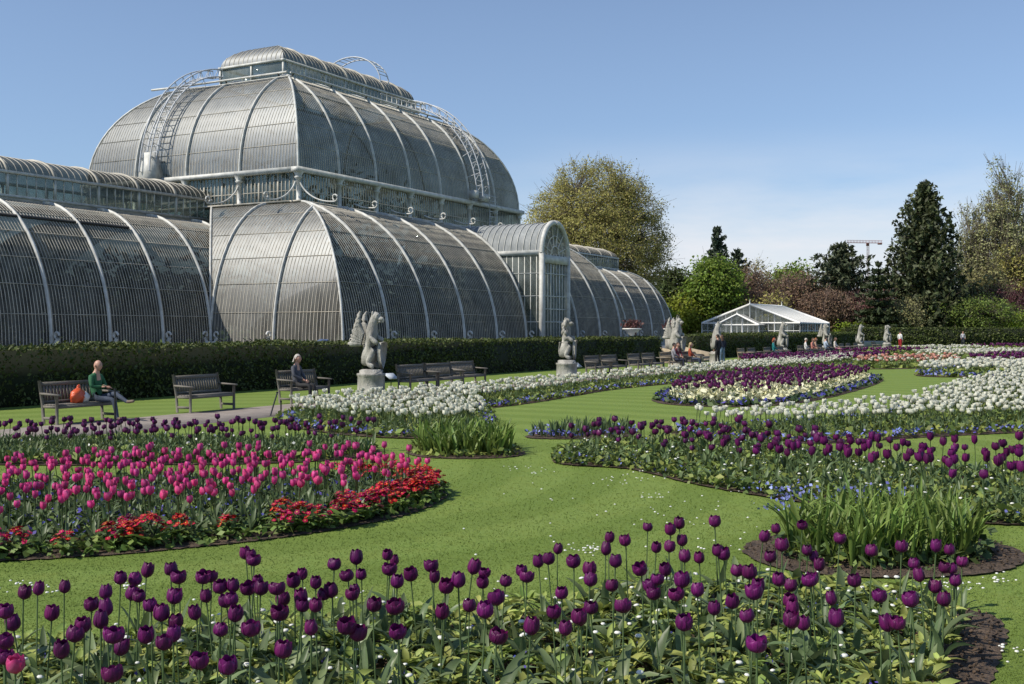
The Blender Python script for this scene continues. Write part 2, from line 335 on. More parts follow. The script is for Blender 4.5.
beds['lily'] = GP([(733, 552), (768, 536), (860, 526), (955, 532), (1005, 546), (1030, 556), (1016, 572), (935, 580), (850, 579), (780, 572)], 2)
beds['far_white'] = GP([(908, 374), (950, 368), (1040, 368), (1080, 371), (1040, 377), (925, 378)], 2)
beds['far_salmon'] = GP([(840, 368), (870, 362.5), (962, 362), (966, 367), (880, 370)], 1)
beds['far_purple'] = GP([(728, 367), (745, 362), (860, 358), (905, 360), (850, 366.5), (790, 369)], 1)
beds['far_purple_right'] = GP([(962, 361), (1080, 357), (1080, 366), (970, 367.5)], 1)
beds['far_cream'] = GP([(898, 358.5), (930, 355.5), (1080, 353), (1080, 356.5), (965, 360.5)], 1)
beds['far_purple_strip'] = GP([(820, 357), (850, 353.5), (905, 352.5), (950, 354), (890, 357.5)], 1)
beds['far_white_strip'] = GP([(868, 352), (960, 349.8), (1000, 351), (960, 353), (900, 352.4)], 1)
beds['far_purple_end'] = GP([(950, 348.8), (1080, 346), (1080, 352), (1000, 350.6)], 1)
for k, p in beds.items():
    if k != 'front_plants': tri_fan_soil(p)

# ------------------------------------------------------------------ the great glasshouse
YC = 46.7
gh = empty('glasshouse', (60, YC, 0), 0, 'huge curved Victorian iron and glass palm house with domed upper storey behind the hedge', 'glasshouse')
ghp = np.array([60, YC, 0.0])
def gobj(mb, name, mats, parent=None, smooth=False):
    o = mb.obj(name, mats, gh if parent is None else parent, smooth)
    if parent is None: o.location = tuple(-ghp)
    return o
class Face:
    """a curved roof face: base from A along u for length Ln, inset d along n over height H; ends move in by ia / ib"""
    def __init__(s, A, u, n, Ln, d, z0, H, ia, ib): s.A, s.u, s.n, s.Ln, s.d, s.z0, s.H, s.ia, s.ib = np.array(A, float), np.array(u, float), np.array(n, float), Ln, d, z0, H, ia, ib
    def P(s, q, th, off=0.0):       # q along the base, th angle 0..pi/2 ; off outwards
        i, h = 1 - np.cos(th), np.sin(th)
        q = np.asarray(q, float)
        xy = s.A + np.multiply.outer(q, s.u) + np.multiply.outer(s.d * i * np.ones_like(q), s.n)
        p = np.concatenate([xy, (s.z0 + s.H * h * np.ones_like(q))[..., None]], -1)
        if np.any(off):
            nn = np.stack([-s.n[0] * np.cos(th) * s.H * np.ones_like(q), -s.n[1] * np.cos(th) * s.H * np.ones_like(q), np.sin(th) * s.d * np.ones_like(q)], -1)
            p = p + nrm(nn) * np.asarray(off)[..., None] if np.ndim(off) else p + nrm(nn) * off
        return p
    def thmax(s, q):
        t = math.pi / 2
        if s.ia > 0 and q < s.ia: t = min(t, math.acos(max(-1, 1 - max(q, 0) / s.ia)))
        if s.ib > 0 and s.Ln - q < s.ib: t = min(t, math.acos(max(-1, 1 - max(s.Ln - q, 0) / s.ib)))
        return t
    def thmin(s, q):
        t = 0
        if s.ia < 0 and q < 0: t = math.acos(max(-1, 1 - q / s.ia))
        if s.ib < 0 and q > s.Ln: t = math.acos(max(-1, 1 - (q - s.Ln) / -s.ib))
        return t
    def surf(s, mb, nu=24, nt=18):
        th = np.linspace(0, math.pi / 2, nt); i = 1 - np.cos(th)
        w = np.linspace(0, 1, nu); q = (s.ia * i)[:, None] + w[None] * (s.Ln - s.ib * i - s.ia * i)[:, None]
        xy = s.A + q[..., None] * s.u + (s.d * i)[:, None, None] * s.n
        z = np.repeat((s.z0 + s.H * np.sin(th))[:, None], nu, 1)
        mb.grid(np.concatenate([xy, z[..., None]], 2))
    def bar(s, mb, q, w, h, nt=14, t0=None, t1=None, lift=0.0):
        a = s.thmin(q) if t0 is None else t0; b = s.thmax(q) if t1 is None else t1
        if b - a < .05: return
        th = np.linspace(a, b, nt); rows = []
        for dq, off in ((-w / 2, lift), (-w / 2, lift + h), (w / 2, lift + h), (w / 2, lift)):
            rows.append(np.stack([s.P(np.array([q + dq]), t, off)[0] for t in th]))
        mb.grid(np.stack(rows, 1))
    def hip(s, mb, end, w, h, nt=18):   # rib along a slanted end
        th = np.linspace(0, math.pi / 2, nt); i = 1 - np.cos(th)
        q = s.ia * i if end == 0 else s.Ln - s.ib * i
        mb.tube(np.stack([s.P(np.array([a]), t, .05)[0] for a, t in zip(q, th)]), w / 2, 6)
    def purlin(s, mb, th, w, off=.05):
        i = 1 - math.cos(th); q = np.linspace(s.ia * i, s.Ln - s.ib * i, 2)
        mb.tube(np.stack([s.P(np.array([a]), th, off)[0] for a in q]), w / 2, 4)
ux, uy = (1, 0), (0, 1); mx, my = (-1, 0), (0, -1)
TX0, TX1, TY0 = 42.4, 77.0, 32.1          # lower transept
UX0, UX1, UY0 = 47.2, 72.2, 38.7          # upper dome
WY0, WX0, WX1 = 40.3, 11.3, 109.0         # wings
TYb, UYb, WYb = 2 * YC - TY0, 2 * YC - UY0, 2 * YC - WY0
ZS = 1.3
low_f = Face((TX0, TY0), ux, uy, TX1 - TX0, UY0 - TY0, ZS, 7.6, UX0 - TX0, TX1 - UX1)
low_l = Face((TX0, TY0), uy, ux, WY0 - TY0, UX0 - TX0, ZS, 7.6, UY0 - TY0, -4.5)
low_r = Face((TX1, TY0), uy, mx, WY0 - TY0, TX1 - UX1, ZS, 7.6, UY0 - TY0, -4.5)
low_b = Face((TX0, TYb), ux, my, TX1 - TX0, UY0 - TY0, ZS, 7.6, UX0 - TX0, TX1 - UX1)
low_lb = Face((TX0, TYb), my, ux, WY0 - TY0, UX0 - TX0, ZS, 7.6, UY0 - TY0, -4.5)
low_rb = Face((TX1, TYb), my, mx, WY0 - TY0, TX1 - UX1, ZS, 7.6, UY0 - TY0, -4.5)
up_f = Face((UX0, UY0), ux, uy, UX1 - UX0, 5.5, 10.75, 6.4, 5.4, 5.4)
up_b = Face((UX0, UYb), ux, my, UX1 - UX0, 5.5, 10.75, 6.4, 5.4, 5.4)
up_l = Face((UX0, UY0), uy, ux, UYb - UY0, 5.4, 10.75, 6.4, 5.5, 5.5)
up_r = Face((UX1, UY0), uy, mx, UYb - UY0, 5.4, 10.75, 6.4, 5.5, 5.5)
wl_f = Face((WX0, WY0), ux, uy, TX0 - WX0, 4.5, ZS, 6.75, 4.5, -4.8)
wl_b = Face((WX0, WYb), ux, my, TX0 - WX0, 4.5, ZS, 6.75, 4.5, -4.8)
wl_e = Face((WX0, WY0), uy, ux, WYb - WY0, 4.5, ZS, 6.75, 4.5, 4.5)
wr_f = Face((TX1, WY0), ux, uy, WX1 - TX1, 4.5, ZS, 6.75, -4.8, 4.5)
wr_b = Face((TX1, WYb), ux, my, WX1 - TX1, 4.5, ZS, 6.75, -4.8, 4.5)
wr_e = Face((WX1, WY0), uy, mx, WYb - WY0, 4.5, ZS, 6.75, 4.5, 4.5)
def ribs_of(face, qs, bars=True, name='lower', pitch=19, w=.085):
    bm_ = MB(); q0, q1 = min(0, face.ia if face.ia < 0 else 0), face.Ln + (-face.ib if face.ib < 0 else 0)
    step = abs(qs[1] - qs[0])
    for q in qs:
        if q < q0 or q > q1: continue
        if face.thmax(q) - face.thmin(q) < .15: continue
        r = MB(); face.bar(r, q, w, .13, 18); gobj(r, 'rib', M['iron'])
        if face.thmin(q) < .05 and face.z0 < 5:      # a scrolled iron foot at each springing
            p = face.P(np.array([q]), .02, .25)[0]; n2 = -face.n; f = MB()
            a = np.linspace(0, 1.6 * math.pi, 14); rr = .16 - .06 * a / 5
            prof = [p + np.array([n2[0] * (.14 + rr_ * math.cos(t)), n2[1] * (.14 + rr_ * math.cos(t)), .42 + rr_ * math.sin(t)]) for t, rr_ in zip(a, rr)]
            f.tube(np.array([p + np.array([0, 0, -.1]), p + np.array([n2[0] * .12, n2[1] * .12, .12]), p + np.array([n2[0] * .22, n2[1] * .22, .3])]), .09, 6); f.tube(prof, .055, 6)
            f.box(p + np.array([0, 0, -.02]), (.34, .34, .22)); gobj(f, 'rib_foot', M['iron'])
    if bars:
        ks = np.arange(math.floor((q0 - qs[0]) / step * pitch), math.ceil((q1 - qs[0]) / step * pitch) + 1)
        for k in ks:
            q = qs[0] + k * step / pitch
            if k % pitch == 0 or q < q0 + .05 or q > q1 - .05: continue
            face.bar(bm_, q, .029, .016, 14)
        for th in (.22, .42, .62, .85, 1.1): face.purlin(bm_, th, .03, .02)
        gobj(bm_, 'glazing_bars', M['bar'])
for fc, nm in ((low_f, 'lower_roof'), (low_l, 'lower_roof'), (low_r, 'lower_roof'), (low_b, 'lower_roof'), (low_lb, 'lower_roof'), (low_rb, 'lower_roof'), (up_f, 'dome_roof'), (up_b, 'dome_roof'), (up_l, 'dome_roof'), (up_r, 'dome_roof'),
               (wl_f, 'wing_roof'), (wl_b, 'wing_roof'), (wl_e, 'wing_roof'), (wr_f, 'wing_roof'), (wr_b, 'wing_roof'), (wr_e, 'wing_roof')):
    m_ = MB(); fc.surf(m_); gobj(m_, nm, M['glass'], smooth=True)
BAY = 25.0 / 7
ribs_of(low_f, 3.7 + 3.7 * np.arange(0, 9)); ribs_of(low_l, 4.1 * np.arange(1, 4))
ribs_of(up_f, BAY * np.arange(1, 7)); ribs_of(up_l, 4.0 * np.arange(1, 4)); ribs_of(up_r, 4.0 * np.arange(1, 4), False)
ribs_of(wl_f, (32.75 - WX0) + 3.2 * np.arange(-6, 5)); ribs_of(wr_f, 3.7 * np.arange(0, 9)); ribs_of(wr_e, 3.45 * np.arange(1, 4), False)
for fc, ends in ((low_f, (0, 1)), (up_f, (0, 1)), (up_b, (0, 1)), (wr_f, (1,)), (low_l, (1,)), (low_r, (1,))):
    for e in ends: h = MB(); fc.hip(h, e, .13, .2); gobj(h, 'hip_rib', M['iron'])
# foot of the hip at the near corner
# masonry plinth with a white ledge
pl = MB(); outline = [(TX0, TY0), (TX1, TY0), (TX1, WY0), (WX1, WY0), (WX1, WYb), (TX1, WYb), (TX1, TYb), (TX0, TYb), (TX0, WYb), (WX0, WYb), (WX0, WY0), (TX0, WY0)]
lg = MB()
for i, p in enumerate(outline):
    q = outline[(i + 1) % 12]; c = ((p[0] + q[0]) / 2, (p[1] + q[1]) / 2); dx, dy = abs(q[0] - p[0]), abs(q[1] - p[1])
    pl.box((c[0], c[1], .62), (max(dx, .5) + (.5 if dx else -.003), max(dy, .5) + (.496 if dy else 0), 1.24))
    lg.box((c[0], c[1], 1.29), (max(dx, .8) + (.8 if dx else -.003), max(dy, .8) + (.796 if dy else 0), .09 + .004 * (i % 2)))
gobj(pl, 'plinth', M['plinth']); gobj(lg, 'plinth_ledge', M['iron'])
# roof apron between wing quadrant and wing lantern, the wing lanterns
def lantern(x0, x1, y0, y1, z0, z1, rise, dep, pitch, apron=None, open_l=False):
    wlz = MB(); wlz.box(((x0 + x1) / 2, y0 + .02, (z0 + z1) / 2), (x1 - x0, .03, z1 - z0)); wlz.box(((x0 + x1) / 2, y1 - .02, (z0 + z1) / 2), (x1 - x0, .03, z1 - z0))
    wlz.box((x0 + .02, (y0 + y1) / 2, (z0 + z1) / 2), (.03, y1 - y0 - .08, z1 - z0)); wlz.box((x1 - .02, (y0 + y1) / 2, (z0 + z1) / 2), (.03, y1 - y0 - .08, z1 - z0))
    w = gobj(wlz, 'lantern_window', M['clear'])
    fr = MB(); n = max(2, round((x1 - x0) / pitch))
    for k in range(n + 1):
        x = x0 + (x1 - x0) * k / n
        for y in (y0, y1): fr.box((x, y, (z0 + z1) / 2), (.11, .11, z1 - z0))
        if k < n and pitch > 1.5:
            for j in range(1, 5): fr.box((x + (x1 - x0) / n * j / 5, y0, (z0 + z1) / 2), (.035, .06, z1 - z0 - .08))
    ny = max(2, round((y1 - y0) / pitch))
    for k in range(1, ny):
        for x in (x0, x1): fr.box((x, y0 + (y1 - y0) * k / ny, (z0 + z1) / 2), (.10, .10, z1 - z0))
    for z, hh in ((z0, .12), (z1, .13)):
        for y in (y0, y1): fr.box(((x0 + x1) / 2, y, z), (x1 - x0 + .24, .2, hh))
        for x in (x0, x1): fr.box((x, (y0 + y1) / 2, z + .004), (.2, y1 - y0 + .23, hh))
    gobj(fr, 'lantern_frame', M['iron'], None)
    F4 = [Face((x0, y0), ux, uy, x1 - x0, (y1 - y0) / 2, z1, rise, dep, dep), Face((x0, y1), ux, my, x1 - x0, (y1 - y0) / 2, z1, rise, dep, dep),
          Face((x0, y0), uy, ux, y1 - y0, dep, z1, rise, (y1 - y0) / 2, (y1 - y0) / 2), Face((x1, y0), uy, mx, y1 - y0, dep, z1, rise, (y1 - y0) / 2, (y1 - y0) / 2)]
    rf = MB()
    for f in F4: f.surf(rf, 20, 10)
    gobj(rf, 'lantern_roof', M['glass'], smooth=True)
    gb = MB()
    for f in (F4[0], F4[2]):
        for q in np.arange(.25, f.Ln, .37): f.bar(gb, q, .045, .02, 8)
        if f is F4[0]:
            for q in np.arange(0, f.Ln, pitch): f.bar(gb, q, .1, .08, 8)
    gobj(gb, 'glazing_bars', M['bar'])
lantern(52.6, 66.8, UY0 + 5.5, UYb - 5.5, 17.12, 18.35, 1.4, 2.0, 2.1)
lantern(WX0 + 4.5, UX0 - .1, WY0 + 4.5, WYb - 4.5, 8.25, 9.35, .95, 1.6, 2.6)
lantern(UX1 + .1, 105.0, WY0 + 4.5, WYb - 4.5, 8.25, 9.35, .95, 1.6, 2.6)
for x0, x1 in ((WX0 + 5, UX0), (UX1, WX1 - 5)):
    for yy0 in (WY0 + 4.5, WYb - 4.5): ap = MB(); ap.box(((x0 + x1) / 2, yy0, 8.12), (x1 - x0, .14, .22)); gobj(ap, 'lantern_kerb', M['bar'])
# three dark bars painting the shaded gaps of open vents, near wing top
for q0, q1 in ((19.0, 21.4), (21.55, 24.55), (24.75, 27.7)):
    v = MB(); t0 = 1.02
    a = wl_f.P(np.array([q0]), t0, .05)[0]; b = wl_f.P(np.array([q1]), t0, .05)[0]
    v.tube([a, b], .075, 4); gobj(v, 'vent_gap', M['dark_iron_and_gap'])
# clerestory between lower roof and dome
cz0, cz1 = 8.85, 10.6
cl = MB(); cf_ = MB(); cm_ = MB()
cl.box(((UX0 + UX1) / 2, UY0 + .05, (cz0 + cz1) / 2), (UX1 - UX0, .03, cz1 - cz0)); cl.box(((UX0 + UX1) / 2, UYb - .05, (cz0 + cz1) / 2), (UX1 - UX0, .03, cz1 - cz0))
for x in (UX0 + .05, UX1 - .05): cl.box((x, YC, (cz0 + cz1) / 2), (.03, UYb - UY0 - .14, cz1 - cz0))
gobj(cl, 'clerestory', M['clear'])
for k in range(8):
    x = UX0 + BAY * k
    c = MB(); c.lathe([(.26, cz0 - .2), (.26, cz0 + .12), (.13, cz0 + .2), (.12, cz1 - .42), (.22, cz1 - .36), (.22, cz1 - .3), (.17, cz1 - .24), (.34, cz1 + .02)], 10, 0, (x, UY0 - .08, 0)); gobj(c, 'column', M['iron'], smooth=True)
    for j in range(1, 15):
        if k < 7: cm_.box((x + BAY * j / 15, UY0, (cz0 + cz1) / 2), (.04, .05, cz1 - cz0))
for k in range(5):
    y = UY0 + 4.0 * k
    if k: c = MB(); c.lathe([(.26, cz0 - .2), (.26, cz0 + .12), (.13, cz0 + .2), (.12, cz1 - .42), (.22, cz1 - .36), (.22, cz1 - .3), (.17, cz1 - .24), (.34, cz1 + .02)], 10, 0, (UX0 - .08, y, 0)); gobj(c, 'column', M['iron'], smooth=True)
    for j in range(1, 15):
        if k < 4: cm_.box((UX0, y + 4.0 * j / 15, (cz0 + cz1) / 2), (.05, .04 if j % 5 else .1, cz1 - cz0))
cm_.box(((UX0 + UX1) / 2, UY0 - .003, 9.6), (UX1 - UX0, .04, .05)); cm_.box((UX0 - .003, YC, 9.6), (.04, UYb - UY0, .05))
gobj(cm_, 'glazing_bars', M['bar'])
ev = MB()
for y in (UY0 - .1, UYb + .1): ev.box(((UX0 + UX1) / 2, y, cz1 + .09), (UX1 - UX0 + .7, .5, .26))
for x in (UX0 - .1, UX1 + .1): ev.box((x, YC, cz1 + .092), (.5, UYb - UY0 - .304, .256))
gobj(ev, 'eaves_gutter', M['iron'])
gal = MB()
for y in (UY0 - .35, UYb + .35): gal.box(((UX0 + UX1) / 2, y, 8.93), (UX1 - UX0 + 1.3, .7, .09))
for x in (UX0 - .35, UX1 + .35): gal.box((x, YC, 8.932), (.7, UYb - UY0 - .01, .09))
gobj(gal, 'gallery_walkway', M['bar'])
def scroll(p, d, k0=0.0):                    # an S bracket from the column head down to the gallery, ending in a curl
    t = np.linspace(k0, 1, 12); pts = [np.array([p[0] + d[0] * (2.3 * k ** 1.25), p[1] + d[1] * (2.3 * k ** 1.25), 10.05 - 1.2 * (1 - (1 - k) ** 2.1)]) for k in t]
    e = pts[-1]; a = np.linspace(-math.pi / 2, 1.45 * math.pi, 14)
    for q, w in zip(a, np.linspace(.2, .12, 14)): pts.append(e + np.array([d[0] * (.03 + w * math.cos(q)), d[1] * (.03 + w * math.cos(q)), .2 + w * math.sin(q)]))
    b = MB(); b.tube(pts, .045, 6); gobj(b, 'scroll_bracket', M['iron'])
for k in range(8):
    x = UX0 + BAY * k
    scroll((x, UY0 - .16), (0, -1), .5 if k else 0)
for k in range(0, 5): scroll((UX0 - .16, UY0 + 4.0 * k), (-1, 0))
# rails round the dome just below the lantern
rl = MB(); th = 1.17
for fc in (up_f, up_l): fc.purlin(rl, th, .13, .32); fc.purlin(rl, th - .03, .07, .12)
P0 = up_l.P(np.array([up_l.Ln - up_l.ib * (1 - math.cos(th))]), th, .32)[0]; rl.tube([P0, P0 + np.array([-.1, 1.3, 0])], .07, 6)
gobj(rl, 'roof_rail', M['iron'])
for fc in (up_f, up_l):
    for q in np.arange(.0, fc.Ln, BAY if fc is up_f else 4.0):
        if fc.thmax(q) > th: tr = MB(); tr.tube([fc.P(np.array([q]), th, .02)[0], fc.P(np.array([q]), th, .34)[0]], .06, 4); gobj(tr, 'rail_bracket', M['dark_iron_and_gap'])
# inspection ladders bent over the dome
def ladder(face, q, w, t0, t1, lift=.55, truss=.45, extra=None):
    root = None
    th = np.linspace(t0, t1, 26); r = MB()
    for dq in (-w / 2, w / 2):
        for off in (lift, lift + truss): r.tube([face.P(np.array([q + dq]), t, off)[0] for t in th], .042, 5)
    g_ = MB()
    for i, t in enumerate(th):
        g_.tube([face.P(np.array([q - w / 2]), t, lift)[0], face.P(np.array([q + w / 2]), t, lift)[0]], .032, 4)
        for dq in (-w / 2, w / 2):
            j = min(i + 1, 25); g_.tube([face.P(np.array([q + dq]), t, lift)[0], face.P(np.array([q + dq]), th[j] if i % 2 else t, lift + truss)[0]], .025, 4)
        if i % 4 == 0: g_.tube([face.P(np.array([q - w / 2]), t, .0)[0], face.P(np.array([q - w / 2]), t, lift)[0]], .03, 4)
    o = gobj(r, 'roof_ladder', M['steel']); gobj(g_, 'ladder_rungs', M['steel'], o)
    return o
ladder(up_l, 10.3, .8, .06, 1.5)
ladder(up_f, 18.6, .9, .04, 1.5)
fo = MB(); p = up_l.P(np.array([10.3]), .05, .5)[0]; fo.hexa([(p[0]-.4,p[1]-.7,p[2]-.6),(p[0]+.4,p[1]-.7,p[2]-.6),(p[0]+.4,p[1]+.7,p[2]-.6),(p[0]-.4,p[1]+.7,p[2]-.6),(p[0]-.25,p[1]-.3,p[2]+1.2),(p[0]+.25,p[1]-.3,p[2]+1.2),(p[0]+.25,p[1]+.3,p[2]+1.2),(p[0]-.25,p[1]+.3,p[2]+1.2)]); gobj(fo, 'ladder_carriage', M['iron'])
p = up_f.P(np.array([18.6]), .03, .55)[0]
for dx_, w_, hz_ in ((-.9, .5, .25), (.35, .7, .15)): fo = MB(); fo.box(p + np.array([dx_, 0, hz_]), (w_, .5, .5)); gobj(fo, 'ladder_carriage', M['iron'])
gl_ = MB(); xg = UX0 + 19.6
for dx in (0, 1.0):
    gl_.tube([(xg + dx, UY0 - .7, 8.95), (xg + dx, UY0 - .7, 11.3)], .03, 4)
for z in np.arange(9.2, 11.3, .35): gl_.tube([(xg, UY0 - .7, z), (xg + 1.0, UY0 - .7, z)], .025, 4)
gobj(gl_, 'gallery_ladder', M['steel'])
hp = MB(); a = np.linspace(0, math.pi, 22)
for x in (62.5, 63.5):
    hp.tube(np.stack([np.full(22, x), YC - 2.6 * np.cos(a), 18.9 + 2.0 * np.sin(a)], 1), .045, 5)
for k in range(2, 20, 1): hp.tube([(62.5, YC - 2.6 * math.cos(a[k]), 18.9 + 2.0 * math.sin(a[k])), (63.5, YC - 2.6 * math.cos(a[k]), 18.9 + 2.0 * math.sin(a[k]))], .028, 4)
gobj(hp, 'lantern_hoop_ladder', M['steel'])
ld = MB(); xq = UX0 + 15.2
p1 = up_f.P(np.array([14.2]), 1.33, .35)[0]; p2 = up_f.P(np.array([18.6]), 1.3, .35)[0]
for dz in (0, .55):
    for dy in (0, .5): ld.tube([p1 + np.array([0, dy, dz]), p2 + np.array([0, dy, dz])], .045, 4)
for k in np.linspace(0, 1, 9): q = p1 * (1 - k) + p2 * k; ld.tube([q, q + np.array([0, 0, .55])], .035, 4)
gobj(ld, 'access_walkway', M['iron'])
# entrance porch: tall glazed box under a barrel roof
PX0, PX1, PY0, PZ = 61.3, 64.95, 31.2, 6.85
pr = (PX1 - PX0) / 2; pxc = (PX0 + PX1) / 2
pg = MB()
for x in (PX0, PX1): pg.box((x, (PY0 + UY0) / 2, PZ / 2 + .3), (.03, UY0 - PY0, PZ - .6))
pg.box((pxc, PY0 + .05, PZ / 2 + .3), (PX1 - PX0 - .1, .03, PZ - .6)); gobj(pg, 'porch_glazing', M['clear'])
a = np.linspace(0, math.pi, 24); PP = np.stack([np.stack([pxc - pr * np.cos(a), np.full(24, y), PZ + pr * 1.08 * np.sin(a)], 1) for y in np.linspace(PY0 + .1, UY0, 12)])
pb = MB(); pb.grid(PP); gobj(pb, 'porch_roof', glass_mat('pale_roof_glass', (.26, .28, .29), (.4, .42, .43), .25), smooth=True)
pf = MB()
for y in np.arange(PY0 + .4, UY0, .45): pf.tube(np.stack([pxc - (pr + .03) * np.cos(a), np.full(24, y), PZ + (pr + .03) * 1.08 * np.sin(a)], 1), .03, 4)
for x in (PX0, PX1):
    for y in np.arange(PY0 + .35, UY0, .42): pf.box((x, y, PZ / 2 + .3), (.05, .05, PZ - .6))
    for z in (2.6, 4.2, 5.6): pf.box((x, (PY0 + UY0) / 2, z), (.06, UY0 - PY0, .05))
for k in range(1, 9): pf.box((PX0 + (PX1 - PX0) * k / 9, PY0, PZ / 2 + .3), (.05 if k % 3 else .1, .05, PZ - .6))
for z in (2.6, 3.4, 4.2, 5.6): pf.box((pxc, PY0 - .003, z), (PX1 - PX0, .05, .06))
gobj(pf, 'glazing_bars', M['iron'])
pw = MB()
for x in (PX0, PX1):
    pw.box((x, PY0, PZ / 2), (.26, .26, PZ)); pw.box((x, (PY0 + UY0) / 2 + .1, PZ + .02), (.2, UY0 - PY0 - .1, .3))
pw.box((pxc, PY0 - .01, PZ - .35), (PX1 - PX0 - .2, .2, .5)); pw.tube(np.stack([pxc - (pr + .02) * np.cos(a), np.full(24, PY0), PZ + (pr + .02) * 1.08 * np.sin(a)], 1), .17, 6); gobj(pw, 'porch_frame', M['iron'])
fan = MB()
for q in np.linspace(.25, math.pi - .25, 6): fan.tube([(pxc - .5 * math.cos(q), PY0, PZ + .5 * math.sin(q)), (pxc - pr * math.cos(q), PY0, PZ + pr * 1.08 * math.sin(q))], .035, 4)
fan.tube(np.stack([pxc - .5 * np.cos(a), np.full(24, PY0), PZ + .5 * np.sin(a)], 1), .05, 5); fan.tube(np.stack([pxc - 1.1 * np.cos(a), np.full(24, PY0), PZ + 1.15 * np.sin(a)], 1), .03, 5)
gobj(fan, 'fanlight', M['iron'])
fgm = MB(); fgm.grid(np.stack([np.stack([pxc - s_ * pr * np.cos(a), np.full(24, PY0 + .06), PZ + s_ * pr * 1.08 * np.sin(a)], 1) for s_ in (0, .5, 1)])); gobj(fgm, 'fanlight_pane', M['clear'])
# dark planting inside, seen dimly through the glass
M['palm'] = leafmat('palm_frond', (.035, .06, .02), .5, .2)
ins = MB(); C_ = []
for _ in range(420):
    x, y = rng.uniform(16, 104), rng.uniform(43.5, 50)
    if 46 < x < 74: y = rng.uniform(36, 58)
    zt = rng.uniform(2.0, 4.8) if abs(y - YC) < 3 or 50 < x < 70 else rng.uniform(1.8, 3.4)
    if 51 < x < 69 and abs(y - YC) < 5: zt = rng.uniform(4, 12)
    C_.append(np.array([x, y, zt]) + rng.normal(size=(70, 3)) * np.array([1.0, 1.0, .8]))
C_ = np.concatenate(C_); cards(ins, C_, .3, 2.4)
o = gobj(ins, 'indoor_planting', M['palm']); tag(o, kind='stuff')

# ------------------------------------------------------------------ hedges
def hedge(name, segs, h, dep, label, dens=170, leaf=.075, cat='hedge'):
    core = MB(); lv = MB()
    for (x0, y0), (x1, y1) in segs:
        d = np.array([x1 - x0, y1 - y0], float); Ln = np.linalg.norm(d); d /= Ln; n = np.array([-d[1], d[0]]); rz = math.atan2(d[1], d[0])
        c = np.array([(x0 + x1) / 2, (y0 + y1) / 2]) + n * dep / 2
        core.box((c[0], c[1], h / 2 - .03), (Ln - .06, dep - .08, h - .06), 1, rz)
        def put(k, f):
            u = rng.uniform(0, 1, (k, 3)); P, N = f(u); w = rng.normal(size=k) * .04 + .05 * np.sin(P[:, 0] * 2.1 + P[:, 1]) * np.sin(P[:, 2] * 3 + P[:, 0] * .7) + .045 * np.sin(P[:, 0] * .63 + 1.3 * np.sin(P[:, 0] * .21)); cards(lv, P + N * w[:, None], leaf, 1.7, N, .45)
        def f3(q, w, z): return np.stack([x0 + d[0] * q + n[0] * w, y0 + d[1] * q + n[1] * w, z], 1)
        put(int(Ln * h * dens), lambda u: (f3(u[:, 0] * Ln, 0 * u[:, 1], u[:, 1] * h), np.tile([-n[0], -n[1], 0.], (len(u), 1))))
        put(int(Ln * dep * dens), lambda u: (f3(u[:, 0] * Ln, u[:, 1] * dep, h + 0 * u[:, 1]), np.tile([0., 0., 1.], (len(u), 1))))
        put(int(dep * h * dens), lambda u: (f3(0 * u[:, 0], u[:, 0] * dep, u[:, 1] * h), np.tile([-d[0], -d[1], 0.], (len(u), 1))))
        put(int(dep * h * dens), lambda u: (f3(0 * u[:, 0] + Ln, u[:, 0] * dep, u[:, 1] * h), np.tile([d[0], d[1], 0.], (len(u), 1))))
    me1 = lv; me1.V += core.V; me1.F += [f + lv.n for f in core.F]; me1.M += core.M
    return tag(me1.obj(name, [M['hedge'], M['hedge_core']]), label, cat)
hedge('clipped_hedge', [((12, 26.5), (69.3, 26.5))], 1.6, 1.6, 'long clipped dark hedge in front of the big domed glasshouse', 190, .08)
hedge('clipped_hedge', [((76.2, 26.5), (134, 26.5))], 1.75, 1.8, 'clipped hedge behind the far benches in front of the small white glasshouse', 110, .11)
hedge('yew_hedge', [((160, 34), (171, 5)), ((171.5, 5), (184, -22))], 2.35, 2.0, 'tall flat clipped hedge closing the far end of the garden', 50, .2)

